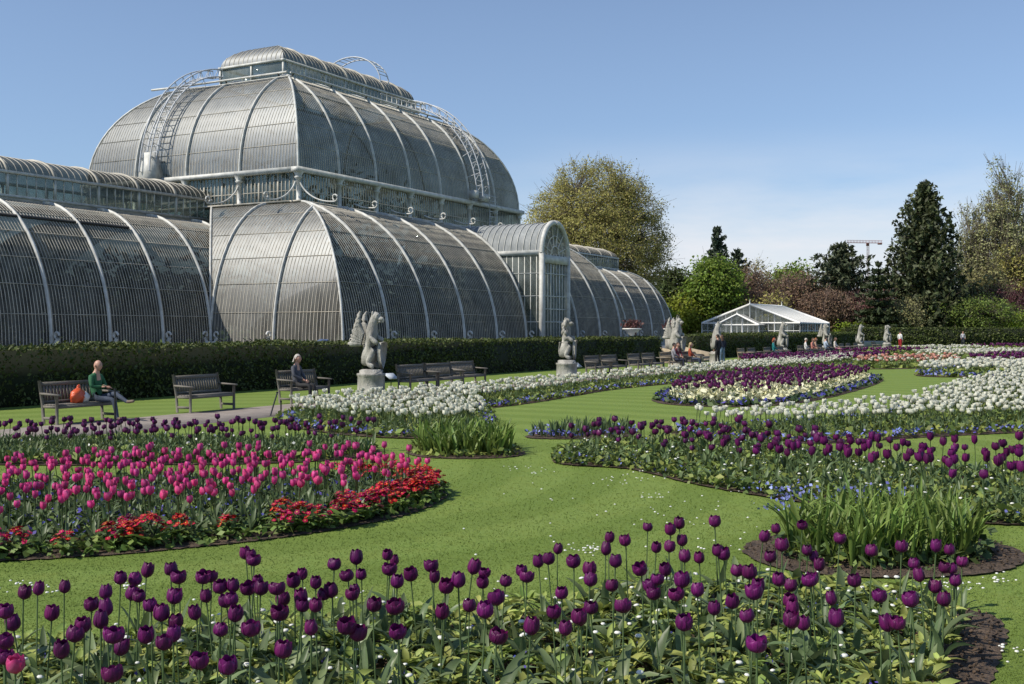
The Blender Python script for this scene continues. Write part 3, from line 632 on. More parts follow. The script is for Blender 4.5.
# ------------------------------------------------------------------ trees
def curve(p0, p1, bend, n=6):
    t = np.linspace(0, 1, n)[:, None]; p0, p1 = np.asarray(p0, float), np.asarray(p1, float)
    return p0 * (1 - t) + p1 * t + np.asarray(bend) * (4 * t * (1 - t))
def broadleaf(name, label, xy, h, w, th, leaf_m, bark_m, ntips=420, per=26, ls=.28, sig=.55, limbs=9, tr=.35, upright=0.0, dens_low=.6, twig_r=.03, shell=2.4, cat='tree', squash=1.0, z0=0.0, crown_name='crown', aspect=1.5, group=None, lumpy=1.0):
    root = empty(name, (xy[0], xy[1], z0), 0, label, cat, group)
    ch = (h - th) / 2; cz = th + ch
    d = nrm(rng.normal(size=(ntips * 3, 3))); rr = rng.uniform(0, 1, len(d)) ** (1 / shell)
    lump = 1 + lumpy * .13 * np.sin(d[:, 0] * 4.2 + d[:, 2] * 3 + xy[0]) + lumpy * .1 * np.sin(d[:, 1] * 6 - d[:, 2] * 5 + xy[1])
    P = d * (rr * lump)[:, None] * np.array([w / 2, w / 2 * squash, ch]); P[:, 2] += cz
    keep = rng.uniform(0, 1, len(P)) < np.where(d[:, 2] < -.2, dens_low, 1); P = P[keep][:ntips]; P[:, 2] = np.clip(P[:, 2], .25, None)
    t = MB(); tk = MB(); base = np.array([0, 0, th]); paths = []
    tr_top = th + ch * (.5 if not upright else 1.5)
    t.tube(curve((0, 0, -.1), (w * .01, 0, tr_top), (rng.normal() * .02 * h, rng.normal() * .02 * h, 0), 9), np.linspace(tr, tr * .32, 9), 8)
    for k in range(limbs):
        a = 2 * math.pi * (k + rng.uniform(-.3, .3)) / limbs; e = rng.uniform(.05, .85)
        end = np.array([math.cos(a) * w * .33 * (1 - .45 * e), math.sin(a) * w * .33 * (1 - .45 * e) * squash, cz + (e - .35) * ch * 1.25])
        s0 = np.array([0, 0, max(.1, th * (.75 + .5 * rng.uniform()) if not upright else th + rng.uniform(0, .6) * ch)])
        p = curve(s0, end, (math.cos(a) * w * .06, math.sin(a) * w * .06, -ch * .10 if not upright else -ch * .05), 8); paths.append(p)
        t.tube(p, np.linspace(tr * .5, tr * .13, 8), 6)
    Q = np.concatenate([p[2:] for p in paths] + [np.array([[0, 0, z] for z in np.linspace(th, tr_top, 5)])])
    for q in P:
        pen = np.linalg.norm(Q - q, axis=1) + (np.maximum(0, Q[:, 2] - q[2] + upright * np.linalg.norm(q[:2])) * 1.2)
        s0 = Q[np.argmin(pen)]; L = np.linalg.norm(q - s0)
        c_ = curve(s0, q, (rng.normal() * .06 * L, rng.normal() * .06 * L, .09 * L if not upright else -.06 * L), 4); tk.tube(c_, np.linspace(twig_r * 1.6, twig_r * .5, 4), 3)
        L = min(L, 2.6)
        if twig_r > .02 and L > .5:
            for _ in range(3):
                f = rng.uniform(.35, 1); b0 = c_[min(3, int(f * 3.99))]; v = nrm(q - s0) + rng.normal(size=3) * .55 + np.array([0, 0, upright * .6]); tk.tube([b0, b0 + v * L * .2, b0 + v * L * .42 + np.array([0, 0, .04 * L])], np.linspace(twig_r * .9, twig_r * .35, 3), 3)
    t_o = t.obj('trunk', bark_m, root, True); tk.obj('twigs', bark_m, t_o)
    if per:
        C = np.repeat(P, per, 0) + rng.normal(size=(len(P) * per, 3)) * sig * np.array([1, 1, .8])
        C = C[C[:, 2] > .05]
        lv = MB(); cards(lv, C, ls, aspect, nrm(C - np.array([0, 0, cz - ch * .3])), .5); lv.obj(crown_name, leaf_m, root)
    return root
def conifer(name, label, xy, h, w, leaf_m, nlev=34, droop=.35, per=16, ls=.5, lo=.04, irregular=.25, power=.85, cat='conifer', up=.12, hang=.35, tier=0.0, tr=.4):
    root = empty(name, (xy[0], xy[1], 0), 0, label, cat)
    t = MB(); t.tube(curve((0, 0, -.1), (rng.normal() * .1, 0, h), (0, 0, 0), 8), np.linspace(tr, .03, 8), 7)
    C = []; br = MB()
    for k in range(nlev):
        f = lo + (1 - lo) * (k + rng.uniform(-.3, .3)) / nlev
        if tier: f = round(f / tier) * tier + rng.normal() * .012
        f = min(max(f, lo), .985); z = f * h
        rad = w / 2 * (1 - f) ** power * (min(1, .55 + f * 3.0)) + .12
        nb = max(4, int(9 * (1 - f) + 5))
        a0 = rng.uniform(0, 6.28)
        for b in range(nb):
            a = a0 + 6.283 * b / nb + rng.normal() * .15; L = rad * rng.uniform(1 - irregular * 1.6, 1 + irregular * .7); tt = np.linspace(0, 1, 7)
            p = np.stack([np.cos(a) * L * tt, np.sin(a) * L * tt, z + L * (-droop * tt + up * 2 * tt ** 3 + .08 * tt)], 1); br.tube(p, np.linspace(.05, .015, 7) * (.4 + L * .25), 3)
            n = max(5, int(per * (.3 + L / (w / 2)))); u = rng.uniform(.12, 1.02, n); q = np.stack([np.interp(u, tt, p[:, i]) for i in range(3)], 1)
            side = rng.normal(size=n) * L * .16 * (1.05 - u); q[:, 0] += -np.sin(a) * side; q[:, 1] += np.cos(a) * side; q[:, 2] += -rng.uniform(0, 1, n) * hang + rng.normal(size=n) * .08
            C.append(q)
    to = t.obj('trunk', M['bark'], root, True); br.obj('limbs', M['bark'], to)
    C = np.concatenate(C); lv = MB(); cards(lv, C, ls, 2.1, nrm(C * np.array([1, 1, 0]) + np.array([0, 0, .6])), .3, down=.25); lv.obj('crown', leaf_m, root)
    return root
L_ = {k: leafmat('leaf_' + k, *v) for k, v in dict(  # tree leaf colours lightened to stand in for distance haze
    olive=((.40, .37, .11), .35, .35), budding=((0.377, 0.358, 0.104), .3, .4), fresh=((0.189, 0.282, 0.042), .35, .35), dark=((.075, .105, .03), .4, .2), yew=((.055, .075, .03), .45, .15), spruce=((.078, .095, .04), .45, .12),
    bluegrey=((.07, .095, .06), .4, .12), yellowgreen=((0.320, 0.377, 0.047), .3, .4), brown=((.24, .155, .10), .35, .25), mauve=((.17, .08, .075), .35, .25), copper=((0.094, 0.034, 0.042), .3, .25), bright=((0.282, 0.395, 0.038), .3, .4),
    laurel=((0.142, 0.198, 0.038), .4, .2), pale=((0.377, 0.358, 0.160), .3, .35), poplar=((.36, .37, .17), .35, .3), cedar=((.085, .105, .055), .45, .12)).items()}
def hz(px, y_top, Z): return at(px, Z), Hy(y_top, Z)
def wid(dpx, Z): return dpx * Z / F_PX
p, h = hz(597, 163, 150); broadleaf('broadleaf_tree', 'very tall domed tree coming into olive leaf behind the big curved glasshouse', p, h, wid(146, 150), 3.2, L_['olive'], M['pale_bark'], 2300, 42, .17, .5, 17, .65, 0, .95, .03, 3.2, lumpy=.35)
T = []
def bl(px, yt, wpx, Z, leaf, bark, label, **k):
    p, h = hz(px, yt, Z); return broadleaf(k.pop('name', 'broadleaf_tree'), label, p, h, wid(wpx, Z), k.pop('th', h * .18), L_[leaf] if leaf else None, M[bark], **k)
bl(676, 270, 52, 172, 'dark', 'bark', 'dark green rounded tree beside the right edge of the great domed tree', ntips=330, per=34, ls=.34, sig=.7, limbs=7)
bl(640, 285, 40, 168, 'dark', 'bark', 'low dark tree half hidden by the curved end of the big glasshouse', ntips=220, per=30, ls=.34, sig=.7, limbs=6)
bl(715, 257, 56, 166, 'fresh', 'bark', 'mid green leafy tree standing below the pointed pine', ntips=420, per=30, ls=.32, sig=.65, limbs=8)
bl(688, 294, 44, 166, 'yellowgreen', 'bark', 'yellow green bushy tree behind the tallest statue group at the hedge gap', ntips=330, per=28, ls=.26, sig=.5, limbs=7, th=.5)
bl(668, 312, 26, 160, 'bright', 'bark', 'small bright green bush at the foot of the curved glasshouse end', ntips=120, per=26, ls=.24, sig=.45, limbs=5, th=.3, name='bush', cat='bush')
bl(722, 292, 40, 170, 'fresh', 'bark', 'green shrub between the yellow green tree and the small white glasshouse', ntips=200, per=28, ls=.28, sig=.5, limbs=6, th=.4, name='bush', cat='bush')
p, h = hz(717, 225, 195); conifer('pine_tree', 'pointed dark pine rising above the mid green tree', p, h, wid(46, 195), L_['bluegrey'], 26, .12, 30, .42, .3, .5, .6, up=.15, hang=.3)
p, h = hz(738, 247, 200); conifer('pine_tree', 'shorter ragged pine at the right shoulder of the pointed pine', p, h, wid(42, 200), L_['bluegrey'], 18, .1, 28, .42, .4, .55, .5, up=.15, hang=.3)
bl(757, 262, 36, 190, 'pale', 'pale_bark', 'pale feathery tree between the pine and the brown twiggy trees', ntips=200, per=12, ls=.3, sig=.6, limbs=7)
bl(749, 272, 66, 172, 'brown', 'twig', 'brown twiggy tree behind the left half of the small white glasshouse', ntips=620, per=16, ls=.22, sig=.7, limbs=9, twig_r=.045, th=1.2)
bl(797, 276, 64, 176, 'brown', 'twig', 'brown twiggy tree behind the right half of the small white glasshouse', ntips=620, per=16, ls=.22, sig=.7, limbs=9, twig_r=.045, th=1.2)
bl(772, 292, 46, 162, 'olive', 'twig', 'low thin olive tree directly above the ridge of the small white glasshouse', ntips=260, per=10, ls=.24, sig=.5, limbs=7, th=.8)
bl(791, 265, 44, 205, 'fresh', 'bark', 'smooth green domed tree peeping over the brown twiggy trees', ntips=330, per=34, ls=.42, sig=.8, limbs=7)
bl(828, 288, 52, 170, 'brown', 'twig', 'reddish brown thicket left of the cedar foot', ntips=520, per=16, ls=.2, sig=.5, limbs=8, twig_r=.04, th=.5, name='bush', cat='bush')
bl(868, 292, 56, 170, 'mauve', 'twig', 'mauve brown thicket between the cedar and the big conifer', ntips=520, per=16, ls=.2, sig=.5, limbs=8, twig_r=.04, th=.4, name='bush', cat='bush')
p, h = hz(841, 243, 175); conifer('cedar_tree', 'grey green cedar with flat ragged tiers left of the crane', p, h, wid(86, 175), L_['cedar'], 34, -.12, 36, .38, .3, .5, .38, cat='cedar', up=-.02, hang=.5)
p, h = hz(878, 262, 165); conifer('cedar_tree', 'lower dark green tree with flat layers against the left of the big conifer', p, h, wid(52, 165), L_['yew'], 24, .0, 32, .38, .12, .4, .5, cat='cedar', up=.0, hang=.3, tier=.1)
p, h = hz(925, 179, 175); conifer('spruce_tree', 'towering dark conifer with drooping boughs, the biggest on the right', p, h, wid(124, 175), L_['spruce'], 64, .42, 46, .42, .035, .24, .62, up=.2, hang=1.0, tr=.5)
bl(902, 298, 44, 166, 'pale', 'bark', 'small pale olive weeping tree at the foot of the big conifer', ntips=200, per=22, ls=.2, sig=.5, limbs=6, th=.6)
bl(1004, 166, 54, 190, 'poplar', 'pale_bark', 'tallest slender poplar with upright bare branches by the right edge', ntips=620, per=22, ls=.25, sig=.5, limbs=15, tr=.4, upright=1.4, twig_r=.05, shell=2.0, th=4)
bl(972, 208, 34, 192, 'poplar', 'pale_bark', 'shorter slender poplar close beside the big conifer', ntips=330, per=22, ls=.25, sig=.45, limbs=10, tr=.35, upright=1.4, twig_r=.05, shell=2.0, th=4)
bl(1042, 185, 50, 196, 'poplar', 'pale_bark', 'upright poplar cut off by the right edge of the view', ntips=400, per=22, ls=.25, sig=.5, limbs=12, tr=.4, upright=1.4, twig_r=.05, shell=2.0, th=4)
bl(985, 262, 56, 184, 'pale', 'bark', 'pale straw coloured tree at the foot of the poplars', ntips=420, per=14, ls=.28, sig=.6, limbs=9, twig_r=.035, th=1)
bl(1018, 238, 56, 186, 'olive', 'bark', 'thin olive tree in front of the tallest poplar', ntips=420, per=12, ls=.3, sig=.6, limbs=9, twig_r=.04, th=1.5)
bl(950, 276, 40, 182, 'dark', 'bark', 'dark bush between the big conifer and the pale straw tree', ntips=260, per=22, ls=.3, sig=.6, limbs=7, th=1)
bl(1016, 286, 56, 178, 'copper', 'twig', 'dark purple leaved shrub by the right edge', ntips=420, per=18, ls=.24, sig=.5, limbs=8, th=.4, name='bush', cat='bush')
bl(973, 297, 96, 172, 'laurel', 'bark', 'wide rounded green bush behind the tall flat hedge', ntips=760, per=30, ls=.22, sig=.45, limbs=10, th=.3, name='bush', cat='bush', dens_low=1)
bl(880, 319, 52, 168, 'bright', 'bark', 'low bright green bush behind the farthest statues', ntips=260, per=30, ls=.2, sig=.35, limbs=7, th=.2, name='bush', cat='bush', dens_low=1)
bl(846, 322, 36, 168, 'bright', 'bark', 'smaller low bright green bush right of the small white glasshouse', ntips=160, per=30, ls=.2, sig=.35, limbs=6, th=.2, name='bush', cat='bush', dens_low=1)
bl(1022, 315, 34, 168, 'bright', 'bark', 'bright green bush at the right edge above the tall hedge', ntips=200, per=28, ls=.2, sig=.35, limbs=6, th=.2, name='bush', cat='bush', dens_low=1)
# the far wood that closes the gaps low down
wd = MB(); C = []
for px in range(560, 1180, 9):
    Z = rng.uniform(215, 240); q = at(px, Z); hh = rng.uniform(5, 8.5)
    C.append(np.array([q[0], q[1], hh * .5]) + rng.normal(size=(120, 3)) * np.array([2.2, 2.2, hh * .27]))
C = np.concatenate(C); C[:, 2] = np.abs(C[:, 2]); cards(wd, C, .9, 1.4); tag(wd.obj('far_woods', leafmat('far_wood_leaf', (.06, .06, .03), .5, .2)), kind='stuff')

# ------------------------------------------------------------------ small white glasshouse beyond the hedge, crane
def gable_house():
    fl, fr_ = at(702, 150), at(800, 143); a = np.array(fl); b = np.array(fr_); u = (b - a); wd_ = np.linalg.norm(u); u /= wd_; n = np.array([-u[1], u[0]])
    n = n if n @ np.array([CA, SA]) > 0 else -n
    root = empty('white_glasshouse', (a[0], a[1], 0), math.atan2(u[1], u[0]), 'small white framed glasshouse with a low gable and a smaller gabled porch beyond the hedge', 'glasshouse')
    sgn = 1 if np.cross(u, n) > 0 else -1
    dep = 13.0 * sgn; eh, ap_ = 3.0, 5.45
    gl2 = MB(); fr = MB()
    def Q(P): return np.array(P, float)
    def panel(P): gl2.grid(Q(P).reshape(2, 2, 3))
    m = wd_ / 2
    panel([(0, 0, 0), (wd_, 0, 0), (0, 0, eh), (wd_, 0, eh)]); panel([(0, 0, eh), (wd_, 0, eh), (m, 0, ap_), (m, 0, ap_)])
    panel([(0, dep, 0), (wd_, dep, 0), (0, dep, eh), (wd_, dep, eh)]); panel([(0, dep, eh), (wd_, dep, eh), (m, dep, ap_), (m, dep, ap_)])
    panel([(wd_, 0, 0), (wd_, dep, 0), (wd_, 0, eh), (wd_, dep, eh)]); panel([(0, 0, 0), (0, dep, 0), (0, 0, eh), (0, dep, eh)])
    gl2.obj('glazing', M['clear'], root)
    rf = MB(); rf.grid(Q([(0, 0, eh), (0, dep, eh), (m, 0, ap_), (m, dep, ap_)]).reshape(2, 2, 3)); rf.grid(Q([(wd_, 0, eh), (wd_, dep, eh), (m, 0, ap_), (m, dep, ap_)]).reshape(2, 2, 3)); rf.obj('roof', M['limewash'], root)
    def bar(p, q, r): fr.tube([p, q], r, 4)
    for k in range(17):
        x = wd_ * k / 16; zt = eh + (ap_ - eh) * (1 - abs(x - m) / m); bar((x, 0, 0), (x, 0, zt), .10 if k % 4 == 0 else .035)
    for k in range(13):
        y = dep * k / 12
        bar((wd_, y, 0), (wd_, y, eh), .10 if k % 3 == 0 else .04); bar((0, y, eh), (m, y, ap_ + .03), .05); bar((wd_, y, eh), (m, y, ap_ + .03), .05)
    for y in (0, dep):
        bar((0, y, eh), (m, y, ap_), .16); bar((wd_, y, eh), (m, y, ap_), .16); bar((0, y, eh), (wd_, y, eh), .12)
    for x, z in ((0, eh), (wd_, eh), (m, ap_)): bar((x, 0, z), (x, dep, z), .12)
    for z in (1.0, 2.0): bar((0, 0, z), (wd_, 0, z), .04); bar((wd_, 0, z), (wd_, dep, z), .04)
    for y in (0, dep): bar((m, y, ap_), (m, y, ap_ + .7), .06)
    fr.obj('frame', M['white_wood'], root)
    # porch
    x0, x1, py, e2, a2 = wd_ * .22, wd_ * .66, -2.6 * sgn, 2.75, 4.15; mm = (x0 + x1) / 2
    pgm = MB(); pgm.grid(Q([(x0, py, 0), (x1, py, 0), (x0, py, e2), (x1, py, e2)]).reshape(2, 2, 3)); pgm.grid(Q([(x0, py, e2), (x1, py, e2), (mm, py, a2), (mm, py, a2)]).reshape(2, 2, 3))
    for x in (x0, x1): pgm.grid(Q([(x, py, 0), (x, -.05 * sgn, 0), (x, py, e2), (x, -.05 * sgn, e2)]).reshape(2, 2, 3))
    pgo = pgm.obj('porch', M['clear'], root)
    pr_ = MB()
    for x in (x0, x1): pr_.grid(Q([(x, py, e2), (x, -.05 * sgn, e2), (mm, py, a2), (mm, -.05 * sgn, a2)]).reshape(2, 2, 3))
    pr_.obj('porch_roof', M['limewash'], pgo)
    f2 = MB()
    for k in range(9):
        x = x0 + (x1 - x0) * k / 8; zt = e2 + (a2 - e2) * (1 - abs(x - mm) / (mm - x0)); f2.tube([(x, py, 0), (x, py, zt)], .13 if k in (0, 3, 5, 8) else .035, 4)
    f2.tube([(x0, py, e2), (mm, py, a2), (x1, py, e2)], .13, 4); f2.tube([(x0, py, e2), (x1, py, e2)], .1, 4); f2.tube([(mm, py, a2), (mm, py, a2 + .45)], .06, 4)
    f2.obj('porch_frame', M['white_wood'], pgo)
M['limewash'] = mat('shaded_roof_glass', (.42, .42, .39), (.34, .34, .32), .5, 1.5); M['white_wood'] = mat('white_paint', (.78, .78, .75), (.7, .7, .67), .5, 2)
gable_house()
cx, cy = at(868, 520); cr_ = empty('tower_crane', (cx, cy, 0), YAW - R(82), 'distant red tower crane whose jib shows above the cedar', 'crane')
M['crane'] = mat('crane_red', (.26, .10, .095), None, .6)
zt = Hy(243, 520); m_ = MB()
for dx in (-.4, .4):
    for dy in (-.4, .4): m_.tube([(dx, dy, 0), (dx, dy, zt)], .07, 4)
for k in range(int(zt / 1.6)):
    z = k * 1.6; s_ = 1 if k % 2 else -1; m_.tube([(-.4 * s_, -.4, z), (.4 * s_, -.4, z + 1.6)], .04, 4); m_.tube([(-.4, .4 * s_, z), (-.4, -.4 * s_, z + 1.6)], .04, 4)
m_.obj('mast', M['crane'], cr_)
m_ = MB()
for y, z in ((-.6, 0), (.6, 0), (0, 1.2)): m_.tube([(-10.5, y, zt + z), (7, y, zt + z)], .08, 4)
for k in range(24):
    x = -10.5 + k * .73; m_.tube([(x, -.6, zt), (x + .36, 0, zt + 1.2), (x + .73, .6, zt)], .07, 4)
m_.obj('jib', M['crane'], cr_); m_ = MB(); m_.box((5.8, 0, zt - .3), (1.8, .9, .8)); m_.obj('counterweight', M['crane'], cr_)
m_ = MB(); m_.box((.2, .9, zt - .7), (1.1, .8, 1.2)); m_.obj('cab', M['crane'], cr_)

# ------------------------------------------------------------------ statues of heraldic beasts
def skin_mesh(J, E, sub=1, smooth=True):
    """one continuous surface grown round a skeleton; J: (x,y,z,r) per joint, joint 0 the root"""
    me = bpy.data.meshes.new('skeleton'); bm = bmesh.new(); lay = bm.verts.layers.skin.verify()
    vs = []
    for k, j in enumerate(J):
        v = bm.verts.new(j[:3]); r = j[3] if not isinstance(j[3], tuple) else j[3]; v[lay].radius = (r, r) if not isinstance(r, tuple) else r; v[lay].use_root = (k == 0); vs.append(v)
    for a, b in E: bm.edges.new((vs[a], vs[b]))
    bm.to_mesh(me); bm.free(); o = bpy.data.objects.new('skeleton', me); COL.objects.link(o)
    m = o.modifiers.new('skin', 'SKIN'); m.branch_smoothing = .5; m.use_smooth_shade = True
    s = o.modifiers.new('sub', 'SUBSURF'); s.levels = s.render_levels = sub
    dg = bpy.context.evaluated_depsgraph_get(); out = bpy.data.meshes.new_from_object(o.evaluated_get(dg)); bpy.data.objects.remove(o)
    V = np.array([v.co[:] for v in out.vertices]); F = [tuple(p.vertices) for p in out.polygons]; bpy.data.meshes.remove(out)
    return V, F
def raw_obj(name, parts, mats, parent=None):     # parts: (V, F list, material index or list)
    V, Fs, Ms, n = [], [], [], 0
    for v, f, m in parts:
        V += [tuple(q) for q in v]; Fs += [tuple(i + n for i in q) for q in f]; Ms += ([m] * len(f) if np.isscalar(m) else list(m)); n += len(v)
    me = bpy.data.meshes.new(name); me.from_pydata(V, [], Fs)
    for q in mats: me.materials.append(q)
    me.polygons.foreach_set('material_index', np.array(Ms, np.int32)); me.polygons.foreach_set('use_smooth', np.ones(len(Fs), bool)); me.update()
    return link(name, me, parent)
def ball(c, r, k=8, sc=(1, 1, 1)):
    b = MB(); a = np.linspace(0, math.pi, k); b.lathe(np.stack([np.sin(a) * r, -np.cos(a) * r], 1), k + 2); V, F, _ = b.data()
    return V * np.array(sc) + np.array(c), [tuple(f) for f in F]
def statue(xy, label, rz=0, wings=False, horns=None, head=(0, -.1), bulk=1.0, beak=False, mane=False, s=1.0, turn=0.0, ears=True):
    root = empty('beast_statue', (xy[0], xy[1], 0), rz, label, 'statue', 'stone beasts along the hedge'); ph = .66 * s
    pb_ = MB(); pb_.lathe([(.50, 0), (.50, .06), (.47, .09), (.46, ph - .1), (.49, ph - .06), (.49, ph), (.40, ph), (.40, ph + .1), (.33, ph + .13), (0, ph + .13)], 8); o = pb_.obj('plinth', M['stone'], root)
    b = bulk; hx, hy = head
    J = [(0, .12, .40, .30 * b), (0, .10, .78, .27 * b), (0, .02, 1.14, .29 * b), (hx * .5, -.02, 1.42, .22 * b), (hx, hy + .02, 1.62, .17), (hx, hy, 1.68, .14), (0, .16, .02, .30 * b),
         (.22 * b, -.16, .56, .15), (.25 * b, .03, .2, .1), (.25 * b, -.22, .07, .085), (-.22 * b, -.16, .56, .15), (-.25 * b, .03, .2, .1), (-.25 * b, -.22, .07, .085),
         (.27 * b, -.1, 1.02, .105), (.2, -.38, .92, .08), (-.27 * b, -.1, 1.0, .105), (-.2, -.36, .82, .08), (.05, .36, .25, .06), (.22, .40, .5, .05), (.16, .36, .8, .045)]
    E = [(0, 1), (1, 2), (2, 3), (3, 4), (4, 5), (0, 6), (0, 7), (7, 8), (8, 9), (0, 10), (10, 11), (11, 12), (2, 13), (13, 14), (2, 15), (15, 16), (0, 17), (17, 18), (18, 19)]
    V, F = skin_mesh(J, E, 2)
    d = np.sin(V[:, 2] * 31 + V[:, 0] * 17) * np.sin(V[:, 0] * 27 + V[:, 1] * 23) * .012; C = V - np.array([0, .03, 0]); C[:, 2] = 0
    V = V + nrm(C) * d[:, None]
    parts = [(V, F, 0)]
    for c_, r_, sc_ in (((hx, hy - .02, 1.67), .165, (.92, 1.1, 1.0)), ((hx * 1.15, hy - .2, 1.61), .095, (.95, 1.4, .85)), ((hx * 1.2, hy - .29, 1.57 if beak else 1.60), .05, (.8, 1.3, 1.5 if beak else .8)), ((hx * 1.1, hy - .17, 1.53), .07, (.9, 1.3, .6))):
        v, f = ball((0, 0, 0), r_, 9, sc_); parts.append((v + np.array(c_), f, 0))
    for q in (-1, 1): v, f = ball((0, 0, 0), .04, 6, (1.2, 1, .7)); parts.append((v + np.array([hx + q * .085, hy - .13, 1.735]), f, 0))
    if ears:
        for q in (-1, 1): v, f = ball((0, 0, 0), .055, 6, (.7, .8, 1.6)); parts.append((v + np.array([hx + q * .1, hy + .05, 1.78]), f, 0))
    if mane:
        for k in range(26):
            a = rng.uniform(-.2, math.pi + .2); z = rng.uniform(1.15, 1.72); rr = .2 + .06 * (1.7 - z); v, f = ball((0, 0, 0), .075, 6, (1, 1, 1.5)); parts.append((v + np.array([hx * .6 + rr * math.cos(a), .0 + rr * .8 * math.sin(a), z]), f, 0))
    o = raw_obj('beast', parts, [M['stone']], root); o.location.z = ph + .12; o.scale = (s * .88, s * .92, s * 1.0)
    sh = MB(); ox = .12
    pr = [(-.25, 1.0), (0, 1.03), (.25, 1.0), (.26, .7), (.2, .42), (0, .14), (-.2, .42), (-.26, .7)]
    n8 = len(pr); Vs = []
    for off in (-.06, .02): Vs += [(x * .95 + ox, -.36 + off * 1.5 - (.05 * (1 - (x / .26) ** 2)) + .1 * (1 - z), z * .98 - .12) for x, z in pr]
    Fs = [(i, (i + 1) % n8, n8 + (i + 1) % n8, n8 + i) for i in range(n8)] + [(0, 1, 2, 3), (0, 3, 4, 7), (7, 4, 5, 6), (11, 10, 9, 8), (15, 12, 11, 8), (14, 13, 12, 15)]
    sh.add(np.array(Vs), Fs); so = sh.obj('shield', M['stone'], o)
    if wings:
        for q in (-1, 1):
            w = MB()
            for k in range(7):
                p0 = np.array([q * .2, .2 + .012 * k, 1.12 - .05 * k]); e = p0 + np.array([q * (.03 + .02 * k), .10 + .055 * k, .74 - .13 * k])
                w.tube(curve(p0, e, (0, .14, .02), 6), np.array([.07, .10, .105, .10, .075, .03]), 6)
            w.obj('wing', M['stone'], o, True)
    if horns:
        for q in (-1, 1): w = MB(); w.tube(curve((hx + q * .07, hy + .02, 1.74), (hx + q * horns[0], hy + horns[1], 1.74 + horns[2]), (q * .05, 0, .05), 6), np.linspace(.035, .008, 6), 6); w.obj('horn', M['stone'], o, True)
    return root
SY = 21.6
statue((30.1, SY), 'winged stone griffin statue with shield on a plinth between the benches, nearest of the beasts', R(6), wings=True, head=(.05, -.13), beak=True, s=1.03, bulk=.86)
statue((44.25, 21.3), 'slender stone beast statue with a long mane before the glazed entrance porch', R(14), mane=True, head=(-.12, -.02), bulk=.82, s=1.0)
statue((58.9, 21.6), 'broad pale stone beast with raised wings behind the seated visitors at the hedge gap', R(-10), wings=True, bulk=1.25, horns=(.06, 0, .26), mane=True, s=1.06)
statue((66.9, 21.9), 'stone beast statue with lowered horned head beside the two standing visitors', R(20), head=(.08, -.12), horns=(.2, .05, .05), bulk=1.1)
statue((80.9, SY), 'stone beast statue in front of the small white glasshouse, by the visitor in teal', R(0), head=(.02, -.1), bulk=.95, s=1.03)
statue((94.8, SY), 'stone beast leaning left with a raised wing at the right end of the white glasshouse', R(-25), head=(-.14, -.08), wings=True, bulk=1.0)
statue((108.6, SY), 'stone beast statue in front of the low bright green bush, second farthest', R(10), horns=(.14, -.1, .12), bulk=.95)
statue((122.6, SY), 'farthest stone beast statue, next to the standing visitor in white', R(-12), mane=True, bulk=1.1)

# ------------------------------------------------------------------ benches
def copy_tree(o, parent=None):
    c = o.copy(); COL.objects.link(c)
    if parent: c.parent = parent
    for ch in list(o.children): copy_tree(ch, c)
    return c
def make_bench(wood, w=1.7):
    root = empty('garden_bench', (0, 0, 0)); hw = w / 2
    b = MB()
    for k in range(5): b.box((0, -.20 + k * .1, .43), (w - .06, .085, .028))
    b.box((0, -.235, .385), (w - .14, .03, .07)); b.box((0, .235, .385), (w - .14, .03, .07)); b.obj('seat', wood, root)
    b = MB()
    def back(z): return .235 + (z - .43) * .22
    for x in np.linspace(-hw + .12, hw - .12, 17): b.hexa([(x - .026, back(.5) - .011, .5), (x + .026, back(.5) - .011, .5), (x + .026, back(.5) + .011, .5), (x - .026, back(.5) + .011, .5), (x - .026, back(.86) - .011, .86), (x + .026, back(.86) - .011, .86), (x + .026, back(.86) + .011, .86), (x - .026, back(.86) + .011, .86)])
    b.box((0, back(.88), .885), (w - .12, .045, .085)); b.box((0, back(.49), .49), (w - .12, .04, .06)); b.obj('backrest', wood, root)
    for q in (-1, 1):
        x = q * (hw - .03)
        l = MB(); l.tube([(x, .20, 0), (x, .235, .43), (x, back(.96), .96)], .046, 4); l.obj('leg', wood, root)
        l = MB(); l.tube([(x, -.23, 0), (x, -.23, .63)], .046, 4); l.obj('leg', wood, root)
        a = MB(); a.hexa([(x - .045, -.32, .63), (x + .045, -.32, .63), (x + .04, .30, .655), (x - .04, .30, .655), (x - .045, -.32, .668), (x + .045, -.32, .668), (x + .04, .30, .70), (x - .04, .30, .70)]); a.obj('armrest', wood, root)
        s_ = MB(); s_.box((x, 0, .13), (.04, .40, .06)); s_.box((x, 0, .385), (.035, .42, .06)); s_.obj('stretcher', wood, root)
    return root
BY = 20.85
proto = {'wood': make_bench(M['wood']), 'oak': make_bench(M['oak'])}
used = set()
def bench(x, label, y=BY, rz=0.0, kind='wood'):
    o = proto[kind] if kind not in used else copy_tree(proto[kind]); used.add(kind)
    o.location = (x, y, .006); o.rotation_euler.z = rz; tag(o, label, 'bench', 'wooden benches beside the path')
bench(17.75, 'weathered bench under the man in green, nearest of all the benches'); bench(21.75, 'empty weathered bench alone between the two seated people', rz=R(2)); bench(25.75, 'weathered bench with the grey haired woman in dark clothes on it', rz=R(-2))
bench(31.75, 'first of three empty benches just right of the winged griffin statue'); bench(33.5, 'second of three empty benches just right of the winged griffin statue'); bench(35.8, 'third of three empty benches just right of the winged griffin statue', 21.3, R(-3))
for k, x in enumerate((46.6, 48.5, 51.6, 53.5)): bench(x, ('first', 'second', 'third', 'last')[k] + ' of the four empty benches right of the statue before the porch', rz=R((1, -2, 2, 0)[k]))
bench(56.0, 'pale bench end beside the seated visitors at the hedge gap', kind='oak'); bench(58.6, 'bench carrying the visitors in pink and orange at the hedge gap', kind='wood', y=20.6)
